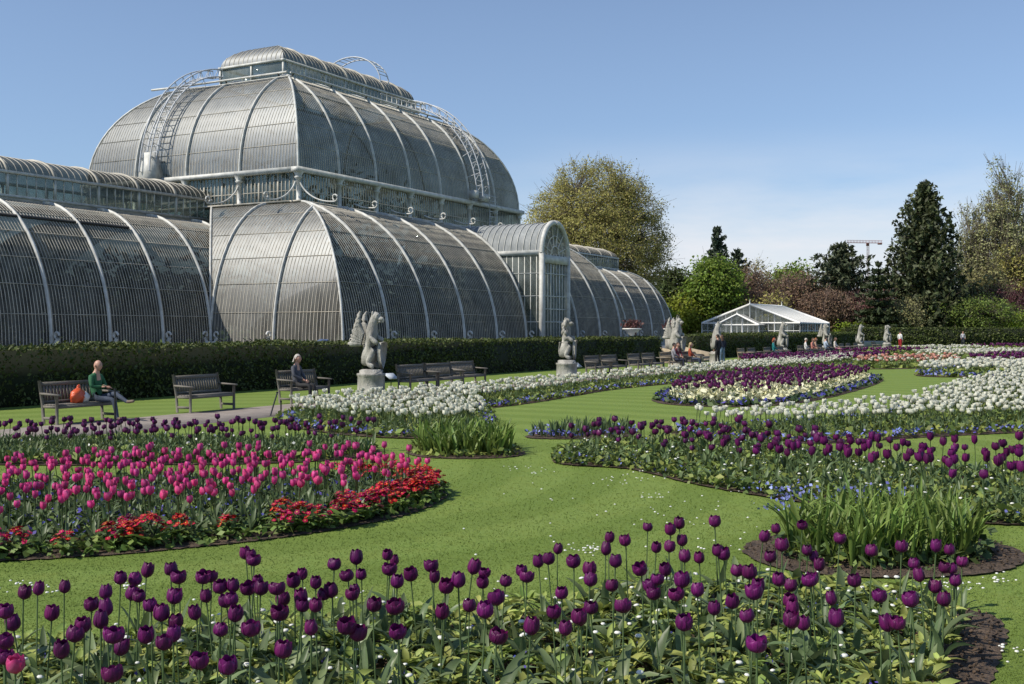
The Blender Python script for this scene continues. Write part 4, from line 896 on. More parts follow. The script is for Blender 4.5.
bench(69.4, 'pale tan bench at the left end of the far row, empty', kind='oak', rz=R(2)); bench(71.7, 'empty bench between the pale tan bench and the visitor in teal')
bench(75.4, 'bench with the visitor in teal on it'); bench(78.6, 'empty bench right beside the visitor in teal')
bench(84.4, 'bench with the visitor in white at the left of the far group'); bench(86.9, 'bench with the visitor in salmon pink on it'); bench(90.5, 'bench with the visitor in pale blue on it'); bench(94.2, 'bench with the visitor in white at the right of the far group')
for k, x in enumerate((98.6, 101.2, 104.4, 113.0)): bench(x, ('nearest', 'second', 'third', 'farthest')[k] + ' of the tiny empty benches beyond the seated group')

# ------------------------------------------------------------------ people
PM = {}
def cm(name, c, rough=.8):
    if name not in PM: PM[name] = mat(name, c, tuple(k * .75 for k in c), rough, 9, .2, 40)
    return PM[name]
SKIN = mat('skin', (.50, .29, .21), (.44, .24, .17), .5, 8); EYE_ = mat('dark_eye', (.02, .02, .02), None, .3)
def person(xy, rz, pose, top, bottom, shoe, hair, label, hairstyle='short', s=1.0, z=0.0, sleeves=True, lean=0.0, group=None):
    root = empty('person', (xy[0], xy[1], z), rz, label, 'person', group)
    if pose.startswith('sit'):
        P = dict(pel=(0, .0, .535), spi=(0, .07, .76), che=(0, .075, .98), nek=(0, .045, 1.155), hd0=(0, .015, 1.235), hd1=(0, .0, 1.325), hd2=(0, .012, 1.395), shl=(-.17, .07, 1.065), shr=(.17, .07, 1.065), ell=(-.25, -.01, .82), elr=(.25, -.01, .82),
                 wrl=(-.09, -.2, .70), wrr=(.08, -.22, .68), hil=(-.1, -.03, .53), hir=(.1, -.03, .53), knl=(-.12, -.46, .535), knr=(.12, -.46, .535), anl=(-.13, -.47, .1), anr=(.13, -.48, .1), tol=(-.14, -.65, .045), tor=(.15, -.66, .045))
        if pose == 'sit_cross': P.update(knr=(-.02, -.47, .66), anr=(-.06, -.83, .47), tor=(-.06, -1.02, .50), knl=(-.05, -.46, .52), anl=(-.05, -.56, .09), tol=(-.05, -.76, .045), wrl=(.0, -.22, .80), wrr=(-.06, -.2, .83))
    else:
        P = dict(pel=(0, .0, .95), spi=(0, .01, 1.14), che=(0, .015, 1.32), nek=(0, .005, 1.49), hd0=(0, -.015, 1.565), hd1=(0, -.03, 1.655), hd2=(0, -.015, 1.725), shl=(-.175, .01, 1.41), shr=(.175, .01, 1.41), ell=(-.24, .03, 1.14), elr=(.24, .03, 1.14),
                 wrl=(-.23, -.06, .89), wrr=(.22, -.08, .90), hil=(-.095, 0, .92), hir=(.095, 0, .92), knl=(-.1, -.02, .5), knr=(.11, -.05, .5), anl=(-.1, .03, .09), anr=(.12, -.02, .09), tol=(-.12, -.15, .04), tor=(.15, -.19, .04))
    rad = dict(pel=.145, spi=.135, che=.15, nek=.064, hd0=.06, hd1=.07, hd2=.05, shl=.075, shr=.075, ell=.052, elr=.052, wrl=.034, wrr=.034, hil=.095, hir=.095, knl=.066, knr=.066, anl=.043, anr=.043, tol=.036, tor=.036)
    K = list(P); J = [(*P[k], rad[k]) for k in K]
    En = [('pel', 'spi'), ('spi', 'che'), ('che', 'nek'), ('nek', 'hd0'), ('hd0', 'hd1'), ('hd1', 'hd2'), ('che', 'shl'), ('shl', 'ell'), ('ell', 'wrl'), ('che', 'shr'), ('shr', 'elr'), ('elr', 'wrr'), ('pel', 'hil'), ('hil', 'knl'), ('knl', 'anl'), ('anl', 'tol'), ('pel', 'hir'), ('hir', 'knr'), ('knr', 'anr'), ('anr', 'tor')]
    V, F = skin_mesh(J, [(K.index(a), K.index(b)) for a, b in En], 1)
    reg = {}
    for a, b in En: reg[(a, b)] = 1 if a in ('pel', 'spi', 'che') and b in ('spi', 'che', 'shl', 'shr') else 1 if a in ('shl', 'shr') else (1 if sleeves else 0) if a in ('ell', 'elr') else 0 if a in ('che', 'nek', 'hd0', 'hd1') else 2 if b in ('hil', 'hir', 'knl', 'knr', 'anl', 'anr') else 3
    A = np.array([P[a] for a, b in En]); B = np.array([P[b] for a, b in En]); code = np.array([reg[e] for e in En])
    C = np.array([V[list(f)].mean(0) for f in F]); AB = B - A
    t = np.clip(np.einsum('fed,ed->fe', C[:, None] - A[None], AB) / (AB ** 2).sum(1), 0, 1); d = np.linalg.norm(C[:, None] - (A[None] + t[..., None] * AB[None]), axis=2)
    ids = code[d.argmin(1)]
    parts = [(V, F, ids)]
    hx, hy, hz_ = P['hd1']; hz_ -= .03
    v, f = ball((0, 0, 0), 1, 12, (.083, .102, .125)); v[:, 0] *= 1 - .22 * np.clip(-v[:, 2] / .125, 0, 1); parts.append((v + np.array([hx, hy, hz_]), f, 0))
    v, f = ball((0, 0, 0), .018, 6, (.8, 1.4, 1.3)); parts.append((v + np.array([hx, hy - .097, hz_ - .012]), f, 0))
    for q in (-1, 1):
        v, f = ball((0, 0, 0), .011, 6, (1.2, .6, .8)); parts.append((v + np.array([hx + q * .034, hy - .083, hz_ + .02]), f, 4))
        v, f = ball((0, 0, 0), .024, 6, (.4, .8, 1.2)); parts.append((v + np.array([hx + q * .094, hy + .012, hz_ + .0]), f, 0))
    v, f = ball((0, 0, 0), .02, 6, (1.2, .4, .35)); parts.append((v + np.array([hx, hy - .082, hz_ - .05]), f, 5))
    for w_, e_ in (('wrl', 'ell'), ('wrr', 'elr')):      # palm, four fingers and a thumb
        p0 = np.array(P[w_]); dr = nrm(p0 - np.array(P[e_])); sd_ = nrm(np.cross(dr, (0, 0, 1)) + 1e-6); up_ = np.cross(sd_, dr)
        hb = MB(); hb.tube([p0, p0 + dr * .045, p0 + dr * .085], [.03, .036, .03], 6)
        for k in range(4): b0 = p0 + dr * .08 + sd_ * (k - 1.5) * .017; L = (.055, .07, .066, .05)[k]; hb.tube([b0, b0 + dr * L * .5 - up_ * .006, b0 + dr * L * .85 - up_ * .03], [.0095, .009, .007], 5)
        q = 1 if w_ == 'wrl' else -1; b0 = p0 + dr * .03 + sd_ * .03 * q; hb.tube([b0, b0 + dr * .03 + sd_ * .022 * q, b0 + dr * .06 + sd_ * .02 * q - up_ * .012], [.012, .011, .008], 5)
        v, f, _ = hb.data(); parts.append((v, [tuple(i) for i in f], 0))
    o = raw_obj('body', parts, [SKIN, top, bottom, shoe, EYE_, cm('lips', (.36, .14, .12))], root)
    if hair is not None:
        hb = MB(); a = np.linspace(0, math.pi * (.56 if hairstyle != 'long' else .52), 9); hb.lathe(np.stack([np.sin(a) * .096, np.cos(a) * .126], 1), 14); Vh, Fh, _ = hb.data()
        Vh = Vh + np.sin(Vh[:, :1] * 90 + Vh[:, 1:2] * 70) * .003; Vh[:, 1] *= 1.12; front = Vh[:, 1] < -.03; Vh[front, 2] = np.maximum(Vh[front, 2], .07); Vh[front & (Vh[:, 2] < .075), 1] *= .9
        parts = [(Vh + np.array([hx, hy + .016, hz_ + .012]), [tuple(i) for i in Fh], 0)]
        if hairstyle in ('long', 'bob'):
            L = .26 if hairstyle == 'long' else .12
            b2 = MB(); aa = np.linspace(R(20), R(160), 9); b2.grid(np.stack([np.stack([np.cos(aa) * (.1 + .02 * k), np.sin(aa) * (.1 + .012 * k) + .01, np.full(9, .03 - L * k / 3)], 1) for k in range(4)])); v, f, _ = b2.data(); parts.append((v + np.array([hx, hy + .012, hz_]), [tuple(i) for i in f], 0))
        raw_obj('hair', parts, [hair], root)
    root.scale = (s, s, s)
    return root
blackc, navy, denim, white_c = cm('black_cloth', (.018, .018, .02)), cm('dark_blue_cloth', (.03, .035, .06)), cm('blue_denim', (.05, .068, .105)), cm('white_cloth', (.72, .72, .70))
greyh, brownh, darkh, blondh = cm('grey_hair', (.45, .42, .38)), cm('brown_hair', (.09, .05, .03)), cm('dark_hair', (.02, .016, .013)), cm('fair_hair', (.4, .3, .17))
HB = cm('stubble', (.42, .30, .24))
person((18.22, 20.80), R(12), 'sit_cross', cm('green_jacket', (.02, .125, .05)), denim, cm('tan_shoe', (.2, .15, .11)), None, 'bald man in a green jacket and jeans sitting cross legged on the nearest bench', z=-.02)
person((25.42, 20.82), R(10), 'sit', cm('slate_coat', (.075, .08, .10)), blackc, blackc, greyh, 'grey haired woman in dark clothes sitting upright on a bench left of the griffin statue', 'bob', z=-.02)
person((58.3, 20.55), R(14), 'sit', cm('orange_red_top', (.42, .075, .03)), denim, blackc, blondh, 'fair haired visitor in an orange red top sitting at the hedge gap', 'long')
person((57.35, 20.95), R(-20), 'sit', cm('dark_red_top', (.16, .03, .04)), blackc, blackc, brownh, 'visitor in dark red hunched beside the one in orange', 'short')
person((56.1, 20.7), R(30), 'sit', cm('grey_top', (.3, .3, .33)), navy, blackc, darkh, 'visitor in pale grey on the pale bench end at the hedge gap', 'short')
person((64.0, 20.9), R(160), 'stand', blackc, blackc, blackc, darkh, 'standing visitor all in black with back turned, near the horned statue', 'short', s=1.05)
person((65.6, 21.15), R(150), 'stand', navy, cm('light_denim', (.2, .3, .42)), blackc, brownh, 'standing visitor in dark top and light blue jeans next to the horned statue', 'long', s=1.03)
person((75.6, 20.7), R(10), 'sit', cm('teal_top', (.01, .20, .21)), navy, blackc, cm('red_hair', (.3, .07, .03)), 'visitor in a teal top alone on a far bench', 'bob', s=1.1)
person((84.4, 20.7), R(20), 'sit', white_c, navy, blackc, greyh, 'visitor in white at the left of the far seated group', s=1.05)
person((86.6, 20.7), R(-10), 'sit', cm('salmon_top', (.55, .22, .17)), blackc, blackc, brownh, 'visitor in salmon pink sitting in the far group', 'bob', s=1.05); person((87.5, 20.7), R(10), 'sit', cm('peach_top', (.5, .3, .2)), navy, blackc, cm('ginger_hair', (.3, .11, .04)), 'visitor in peach beside the one in salmon pink', 'bob', s=1.05)
person((90.4, 20.6), R(40), 'sit', cm('pale_blue_top', (.42, .5, .62)), navy, blackc, darkh, 'visitor in pale blue leaning forward in the far group', s=1.1)
person((94.3, 20.7), R(0), 'sit', cm('cream_top', (.65, .6, .55)), cm('pink_skirt', (.4, .2, .2)), blackc, brownh, 'visitor in cream at the right end of the far seated group', 'bob', s=1.05)
person((124.6, 20.6), R(60), 'stand', white_c, cm('red_trousers', (.42, .02, .03)), blackc, darkh, 'standing visitor in white top and red trousers by the farthest statue', s=1.15)
q_ = at(963, 152); person(q_, R(-70), 'stand', cm('pale_shirt', (.5, .5, .55)), navy, blackc, darkh, 'lone walker in front of the tall flat hedge on the far right', s=1.1)
# the bag on the bench beside the man
def crumple(c, sc, m, name, parent=None, seed=0):
    v, f = ball((0, 0, 0), 1, 14); d = 1 + .13 * np.sin(v[:, 0] * 5 + seed) * np.sin(v[:, 2] * 6 + seed * 2) + .08 * np.sin(v[:, 1] * 11 + v[:, 2] * 9); v = v * d[:, None] * np.array(sc); v[:, 2] = np.maximum(v[:, 2], -sc[2] * .8)
    o = raw_obj(name, [(v, f, 0)], [m], parent); o.location = c; return o
bg = empty('carrier_bag', (17.6, 20.75, .455), R(10), 'crumpled orange and white plastic carrier bag on the bench next to the man in green', 'bag')
crumple((0, 0, .14), (.2, .13, .18), mat('orange_plastic', (.62, .10, .03), (.55, .07, .02), .35, 6, .3), 'bag_body', bg, 1); crumple((.17, -.03, .11), (.13, .12, .14), mat('white_plastic', (.7, .68, .66), None, .35), 'white_bag', bg, 2); crumple((.03, .0, .33), (.05, .04, .08), bpy.data.materials['orange_plastic'], 'bag_handle', bg, 3)
# thin iron edging posts at the path edge
def post(x, y, h, label, lean=(0, 0)):
    root = empty('iron_post', (x, y, 0), 0, label, 'post'); b = MB(); b.tube([(0, 0, -.03), (lean[0] * .5, lean[1] * .5, h * .5), (lean[0], lean[1], h)], .02, 6); b.obj('shaft', M['black'], root); b = MB(); b.tube([(lean[0], lean[1], h), (lean[0], lean[1], h + .035)], .028, 6); b.obj('cap', M['black'], root)
px_, py_ = G(115, 427); post(px_, py_, .80, 'thin black iron post standing before the knees of the man in green')
px_, py_ = G(270, 416); post(px_, py_, .52, 'slanting black iron rod beside the woman on the bench', (.62, .3)); px_, py_ = G(281, 414); post(px_, py_, .3, 'short black iron post under the woman on the bench')
# information plates on short legs
def sign(x, y, label):
    root = empty('plant_label', (x, y, 0), R(-10), label, 'sign'); b = MB(); b.tube([(0, 0, -.02), (0, 0, .5)], .018, 5); b.obj('leg', M['black'], root)
    b = MB(); b.hexa([(-.22, -.14, .42), (.22, -.14, .42), (.22, .12, .60), (-.22, .12, .60), (-.22, -.15, .44), (.22, -.15, .44), (.22, .11, .62), (-.22, .11, .62)]); b.obj('plate', mat('pale_plate', (.6, .66, .72), None, .3), root)
sign(onY(391, 21.9), 21.9, 'small tilted white plate on a leg at the right foot of the griffin statue'); sign(onY(577, 21.5), 21.5, 'small tilted white plate right of the statue before the porch')
# steps through the hedge
st = empty('stone_steps', (72.6, 25.4, 0), 0, 'short flight of tan stone steps with sloping side walls at the gap in the hedge', 'steps')
for k in range(4): b = MB(); b.box((0, -.9 + k * .6, .075 + k * .075), (4.0, .62, .15 * (k + 1) - .004 * k)); b.obj('step', M['sandstone'], st)
for q in (-1, 1): b = MB(); x = q * 2.25; b.hexa([(x - .22, -1.4, 0), (x + .22, -1.4, 0), (x + .22, 2.4, 0), (x - .22, 2.4, 0), (x - .22, -1.4, .35), (x + .22, -1.4, .35), (x + .22, 2.4, 1.1), (x - .22, 2.4, 1.1)]); b.obj('side_wall', M['sandstone'], st)
# urns on pedestals behind the hedge
def urn(x, y, label):
    root = empty('urn_planter', (x, y, .6), 0, label, 'urn', 'urns behind the hedge'); b = MB(); b.box((0, 0, .45), (.8, .8, .9)); b.obj('pedestal', M['stone'], root)
    b = MB(); b.lathe([(.3, .9), (.3, .96), (.14, 1.02), (.12, 1.12), (.3, 1.25), (.46, 1.42), (.52, 1.5), (.66, 1.54), (.66, 1.62), (.5, 1.62), (.45, 1.5)], 16); b.obj('bowl', M['white_wood'], root, True)
    C = np.array([0, 0, 1.85]) + rng.normal(size=(420, 3)) * np.array([.28, .28, .16]); b = MB(); cards(b, C, .12, 2.0); b.obj('foliage', L_['mauve'], root)
urn(onY(632, 29.5), 29.5, 'white rimmed urn with a reddish plant above the hedge near the curved glasshouse end'); urn(onY(672, 29.5), 29.5, 'white rimmed urn with a reddish plant behind the broad pale statue')
# things parked behind the hedge
bx = empty('storage_box', (37.4, 29.6, .6), 0, 'low pale green box behind the hedge at the corner of the glasshouse', 'box'); b = MB(); b.box((0, 0, .43), (2.2, 1.2, .86)); b.obj('box_body', mat('pale_green_paint', (.25, .32, .2), None, .6), bx)
b = MB(); b.hexa([(-1.2, -.7, .86), (1.2, -.7, .86), (1.2, .7, .94), (-1.2, .7, .94), (-1.2, -.7, .92), (1.2, -.7, .92), (1.2, .7, 1.0), (-1.2, .7, 1.0)]); b.obj('lid', mat('pale_green_lid', (.36, .42, .27), None, .6), bx)
cl_ = crumple((37.7, 29.5, 1.62), (.36, .25, .1), mat('blue_cloth', (.05, .08, .16), (.1, .14, .24), .8, 5), 'folded_cloth', None, 4); tag(cl_, 'crumpled blue cloth lying on the pale green box', 'cloth')
def bicycle(x, y, rz, label):
    root = empty('bicycle', (x, y, .6), rz, label, 'bicycle', 'bicycles behind the hedge'); a = np.linspace(0, 2 * math.pi, 25)
    for xx in (-.5, .52): b = MB(); b.tube(np.stack([xx + .34 * np.cos(a), 0 * a, .34 + .34 * np.sin(a)], 1), .02, 5); [b.tube([(xx, 0, .34), (xx + .33 * math.cos(k), 0, .34 + .33 * math.sin(k))], .004, 3) for k in np.arange(0, 6.28, .52)]; b.obj('wheel', M['black'], root)
    b = MB()
    for p, q in (((-.5, 0, .34), (-.08, 0, .3)), ((-.08, 0, .3), (-.2, 0, .88)), ((-.08, 0, .3), (.38, 0, .82)), ((-.18, 0, .8), (.36, 0, .86)), ((-.5, 0, .34), (-.18, 0, .78)), ((.52, 0, .34), (.36, 0, .95))): b.tube([p, q], .018, 6)
    b.obj('frame', M['black'], root); b = MB(); b.tube([(.2, -.3, 1.18), (.34, -.22, 1.08), (.37, 0, 1.0), (.34, .22, 1.08), (.2, .3, 1.18)], .017, 6); b.obj('handlebar', M['black'], root)
    b = MB(); b.hexa([(-.34, -.08, .88), (-.08, -.03, .88), (-.08, .03, .88), (-.34, .08, .88), (-.34, -.08, .93), (-.08, -.03, .94), (-.08, .03, .94), (-.34, .08, .93)]); b.obj('saddle', M['black'], root)
bicycle(onY(222, 29.6), 29.6, R(10), 'dark bicycle behind the hedge, left of the other two'); bicycle(onY(241, 29.9), 29.9, R(-25), 'dark bicycle behind the hedge, middle of three'); bicycle(onY(275, 29.7), 29.7, R(70), 'dark bicycle behind the hedge by the glasshouse rib, right of three')
wb_ = empty('wheelbarrow', (onY(172, 29.6), 29.6, .6), R(30), 'teal wheelbarrow behind the hedge below the near wing of the big glasshouse', 'wheelbarrow'); b = MB(); b.hexa([(-.35, -.28, .45), (.35, -.28, .45), (.35, .28, .45), (-.35, .28, .45), (-.6, -.42, .95), (.55, -.42, .95), (.55, .42, .95), (-.6, .42, .95)]); b.obj('tray', M['teal'], wb_)
for q in (-1, 1): b = MB(); b.tube([(-.75, 0, .25), (.1, q * .25, .42), (.95, q * .32, .85), (1.2, q * .32, 1.0)], .025, 6); b.obj('handle', M['black'], wb_)
b = MB(); a = np.linspace(0, 2 * math.pi, 20); b.tube(np.stack([-.75 + .2 * np.cos(a), 0 * a, .23 + .2 * np.sin(a)], 1), .04, 6); b.obj('wheel', M['black'], wb_)

# ------------------------------------------------------------------ flowers: templates
def petal_cup(h=.085, r=.041, seed=0, rows=8, cols=7, openn=.0):
    b = MB(); g_ = np.random.default_rng(seed)
    v = np.linspace(0, 1, rows); u = np.linspace(-1, 1, cols)
    for k in range(6):
        inner = k >= 3; a0 = 2 * math.pi * ((k % 3) / 3 + (1 / 6 if inner else 0)) + g_.normal() * .06; hh = h * (g_.uniform(.93, 1.05) + (.02 if inner else 0)); rr = r * (.9 if inner else 1.0)
        prof = rr * np.interp(v, [0, .1, .35, .7, 1], [.25, .68, 1.0, .98 + openn * .6, .80 + openn * 1.2]) ; wd_ = R(66) * np.sqrt(np.clip(1 - np.clip((v - .55) / .45, 0, 1) ** 2.2 * .80, .015, 1)) * np.interp(v, [0, .2, 1], [.8, 1, 1])
        A = a0 + u[None] * wd_[:, None]; Rr = prof[:, None] * (1 - .09 * np.abs(u[None]) ** 2 * v[:, None] + .05 * g_.normal()) ; Z = (v * hh)[:, None] - .12 * h * u[None] ** 2 * (v[:, None] ** 3)
        b.grid(np.stack([Rr * np.cos(A), Rr * np.sin(A), Z], 2))
    return b
def leaf_blade(b, a, L, w, curl, base=0.0, m=0, n=7, lean=.25, twist=0.0):
    t = np.linspace(0, 1, n); x = L * (lean * t + curl * t ** 2.2); z = L * (t * .95 - curl * .75 * t ** 2.6) + .005
    wd_ = w * np.sin(np.pi * np.clip(t * .86 + .14, 0, 1)) ** .75; wd_[-1] = .002
    ca, sa = math.cos(a), math.sin(a); rows = []
    for k in range(n):
        row = []
        for q, dz in ((-1, .22), (0, 0), (1, .22)):
            s_ = q * wd_[k] / 2; aa = twist * t[k]; row.append((ca * (x[k] + base) - sa * s_ * math.cos(aa) - ca * abs(q) * wd_[k] * .12, sa * (x[k] + base) + ca * s_ * math.cos(aa) - sa * abs(q) * wd_[k] * .12, z[k] + dz * wd_[k] * abs(q) + s_ * math.sin(aa)))
        rows.append(row)
    return b.grid(np.array(rows), m)
NV = 6
def stem_mb(H, seed): g_ = np.random.default_rng(seed); b = MB(); dx, dy = g_.normal(size=2) * .018; return b.tube([(0, 0, 0), (dx * .4, dy * .4, H * .4), (dx, dy, H * .8), (dx, dy, H + .004)], [.0055, .005, .0045, .005], 6)
cup_me = [petal_cup((.086, .08, .084, .09, .088, .076)[k], (.042, .044, .043, .04, .038, .046)[k], k, openn=(-.05, 0, .06, .02, -.1, .16)[k]).mesh('tulip_bloom', M['purple'], True) for k in range(NV)]
lf_me = []
for k in range(8):
    b = MB(); g_ = np.random.default_rng(40 + k)
    for q in range(3 + k % 2): leaf_blade(b, q * 2.3 + g_.uniform(-.5, .5), g_.uniform(.22, .38), g_.uniform(.035, .07), g_.uniform(.05, .75), .006, 0, 7, g_.uniform(.08, .3), g_.normal() * .5)
    lf_me.append(b.mesh('tulip_leaves', M['tleaf'], True))
st_me = [stem_mb(1.0, k).mesh('tulip_stem', M['stem'], True) for k in range(1)]
bloom_pk = petal_cup(.084, .043, 3, openn=.1).mesh('tulip_bloom', M['pink'], True)
def tulip(x, y, H, label, group, s=1.0, bloom=None, tilt=(0, 0)):
    k = int(rng.integers(0, 1000)); r_ = empty('purple_tulip' if bloom is None else 'pink_tulip', (x, y, .02), rng.uniform(0, 6.28), label, 'tulip', group); r_.rotation_euler.x, r_.rotation_euler.y = tilt
    o = link('stem', st_me[0], r_); o.scale = (s, s, H)
    o = link('bloom', bloom or cup_me[k % NV], r_); o.location.z = H - .003; o.scale = (s, s, s * rng.uniform(.94, 1.08)); o.rotation_euler = (rng.normal() * .09, rng.normal() * .09, 0)
    o = link('leaves', lf_me[k % 8], r_); o.scale = (s, s, s * rng.uniform(.85, 1.15)); o.rotation_euler.z = rng.uniform(0, 6.28)
    return r_
# ------------------------------------------------------------------ the near bed
H1 = [(90,232),(145,220),(255,206),(22,310),(115,343),(178,316),(345,280),(410,235),(463,172),(565,150),(567,180),(448,297),(498,240),(540,238),(403,343),(432,397),(467,457),(335,355),(258,398),(265,457),(20,432),(10,490),(490,557),(598,402),(655,425),(708,397),(725,343),(652,320),(613,275),(692,250),(694,140),(725,172),(787,170),(838,162),(803,307),(877,204),(862,245),(902,250),(945,205),(943,258),(902,325),(857,377),(993,380),(808,497),(903,527),(1000,105),(1010,75),(1008,212)]
H2 = [(5,80),(15,180),(5,215),(80,220),(100,262),(148,275),(88,312),(183,255),(158,182),(185,158),(246,192),(250,235),(253,278),(294,123),(322,227),(217,365),(132,453),(342,358),(386,397),(400,97),(393,162),(428,158),(395,237),(433,225),(518,72),(552,100),(512,142),(545,177),(483,281),(591,290),(569,390),(652,152),(700,168),(729,128),(746,200),(734,313),(820,125),(823,180),(880,142),(935,175),(965,180),(998,258),(889,311),(848,275),(943,412)]
H3 = [(43,250),(72,215),(127,190),(182,138),(174,175),(248,193),(308,220),(287,262),(191,313),(48,448),(186,388),(238,405),(285,412),(210,445),(345,362),(443,370),(411,287),(372,145),(387,95),(401,190),(466,105),(534,45),(610,62),(682,38),(682,110),(644,127),(557,127),(529,215),(685,165),(760,170),(633,220),(584,255),(554,283),(597,322),(682,268),(704,312),(756,308),(690,440),(826,30),(848,142),(872,152),(887,225),(966,78),(950,235),(985,283),(952,322),(871,340),(829,370),(960,403),(978,520),(1012,170)]
H4 = [(133,125),(207,103),(340,160),(153,187),(232,195),(270,222),(305,258),(132,292),(168,332),(178,375),(167,405),(163,450),(247,465),(250,305),(285,308),(326,371),(370,455),(410,312),(463,203),(573,190),(600,245),(512,367),(688,187),(715,260),(673,290),(676,328),(604,373),(640,376),(556,466),(593,463),(728,379),(770,312),(767,265),(798,240),(773,200)]
heads = [(a / 4, 534 + b / 4) for a, b in H1] + [(256 + a / 4, 534 + b / 4) for a, b in H2] + [(512 + a / 4, 514 + b / 4) for a, b in H3] + [(740 + a / 3.6, 494 + b / 3.6) for a, b in H4]
fb = beds['front_plants']; n_p = 0
FL, FG = 'deep purple tulip standing in the front bed along the near edge of the lawn', 'purple tulips in the front bed'
def plant_at(px, py):
    for H in list(rng.uniform(.46, .58, 10)) + [.5, .44, .4]:
        Z = F_PX * (EYE - .02 - H - .04) / (py - HOR); x, y = at(px, Z)
        if inpoly(np.array([[x, y]]), fb)[0] and edge_d(np.array([[x, y]]), fb)[0] > .06: return x, y, H
    return x, y, H
for px, py in heads:
    x, y, H = plant_at(px, py); tulip(x, y, H, FL, FG, rng.uniform(.84, 1.08), tilt=tuple(rng.normal(size=2) * .055)); n_p += 1
x, y, H = plant_at(16, 664); tulip(x, y, H, 'single pinkish red tulip among the purple ones at the left end of the front bed', None, 1.0, bloom_pk)
# a few more towards the camera and past the frame edges so that the bed goes on
for x, y in scatter(fb, .36, .1):
    Z = x * CA + y * SA; L = x * SA - y * CA; pxx = 512 + F_PX * L / Z if Z > .5 else -999
    if Z < 2.5 or (-10 < pxx < 1034 and Z > 5.0): continue
    if n_p >= 232: break
    tulip(x, y, rng.uniform(.44, .54), FL, FG, rng.uniform(.9, 1.1), tilt=tuple(rng.normal(size=2) * .04)); n_p += 1
# leaves of plants not in flower, bedding foliage, white double daisies
lt = MB(); k_ = []
for m_ in range(8):
    b = MB(); g_ = np.random.default_rng(90 + m_)
    for q in range(3): leaf_blade(b, q * 2.2 + g_.uniform(-.6, .6), g_.uniform(.2, .36), g_.uniform(.035, .075), g_.uniform(.1, .9), .005, 0, 6, g_.uniform(.1, .45), g_.normal() * .4)
    k_.append(b.data())
P = scatter(fb, .19, .04); P = P[(P[:, 0] * CA + P[:, 1] * SA) > 3.0]
for q in range(8):
    S_ = P[q::8]; lt.inst(k_[q], np.c_[S_, np.full(len(S_), .015)], rng.uniform(0, 6.28, len(S_)), rng.uniform(.7, 1.15, len(S_)), rng.normal(size=(len(S_), 2)) * .12)
tag(lt.obj('tulip_leaf_clumps', leafmat('tulip_leaf_clump', (.15, .205, .09), .35, .25, .42), smooth=True), kind='stuff')
def bedding(name, poly, n_per, leaf, m, hgt, inset=.05, zlim=3.0, asp=1.4, ring=None, base=.02, flat=.5):
    P = rng.uniform(poly.min(0), poly.max(0), (int(np.prod(poly.max(0) - poly.min(0)) * n_per), 2)); P = P[inpoly(P, poly)]; e = edge_d(P, poly); P = P[(e > inset) & ((e < ring) if ring else True)]
    P = P[(P[:, 0] * CA + P[:, 1] * SA) > zlim]
    lump = .55 + .45 * np.sin(P[:, 0] * 9 + np.sin(P[:, 1] * 7) * 2) * np.sin(P[:, 1] * 8 + np.sin(P[:, 0] * 5) * 2)
    z = base + rng.uniform(0, 1, len(P)) ** .8 * hgt * (.35 + .65 * lump)
    b = MB(); cards(b, np.c_[P, z], leaf, asp, np.tile([0, 0, 1.], (len(P), 1)), flat); return tag(b.obj(name, m), kind='stuff')
P = scatter(fb, .085, .0); P = P[(P[:, 0] * CA + P[:, 1] * SA) > 3.0]; b = MB(); kx = []
for q in range(7):
    t_ = MB(); g_ = np.random.default_rng(q + 70)
    for w_ in range(7): leaf_blade(t_, w_ * 2.4 + g_.uniform(-.4, .4), g_.uniform(.06, .12), g_.uniform(.028, .05), g_.uniform(.2, .7), g_.uniform(0, .02), 0, 5, g_.uniform(.2, .9), g_.normal() * .5)
    kx.append(t_.data())
for q in range(7): S_ = P[q::7]; b.inst(kx[q], np.c_[S_, .02 + rng.uniform(0, .09, len(S_))], rng.uniform(0, 6.28, len(S_)), rng.uniform(.7, 1.35, len(S_)), rng.normal(size=(len(S_), 2)) * .25)
tag(b.obj('bedding_foliage', M['front_leaf'], smooth=True), kind='stuff')
disc = MB(); a8 = np.arange(9) * 2 * math.pi / 8
disc.grid(np.stack([np.stack([np.cos(a8) * r_, np.sin(a8) * r_, np.full(9, z_)], 1) for r_, z_ in ((.019, 0), (.022, .006), (.014, .014), (.002, .016))])); disc = disc.data()
P = scatter(fb, .15, .1); P = P[(P[:, 0] * CA + P[:, 1] * SA) > 3.2]; b = MB(); P = P[rng.uniform(0, 1, len(P)) < .42]
b.inst(disc, np.c_[P, rng.uniform(.16, .27, len(P))], rng.uniform(0, 6, len(P)), rng.uniform(.6, 1.15, len(P)), rng.normal(size=(len(P), 2)) * .4); tag(b.obj('white_bedding_daisies', M['daisy'], smooth=True), kind='stuff')
P = scatter(fb, .5, .2); b = MB(); cards(b, np.c_[np.repeat(P, 12, 0) + rng.normal(size=(len(P) * 12, 2)) * .06, rng.uniform(.08, .2, len(P) * 12)], .02, 1.2); tag(b.obj('violet_bedding_flowers', M['violet']), kind='stuff')

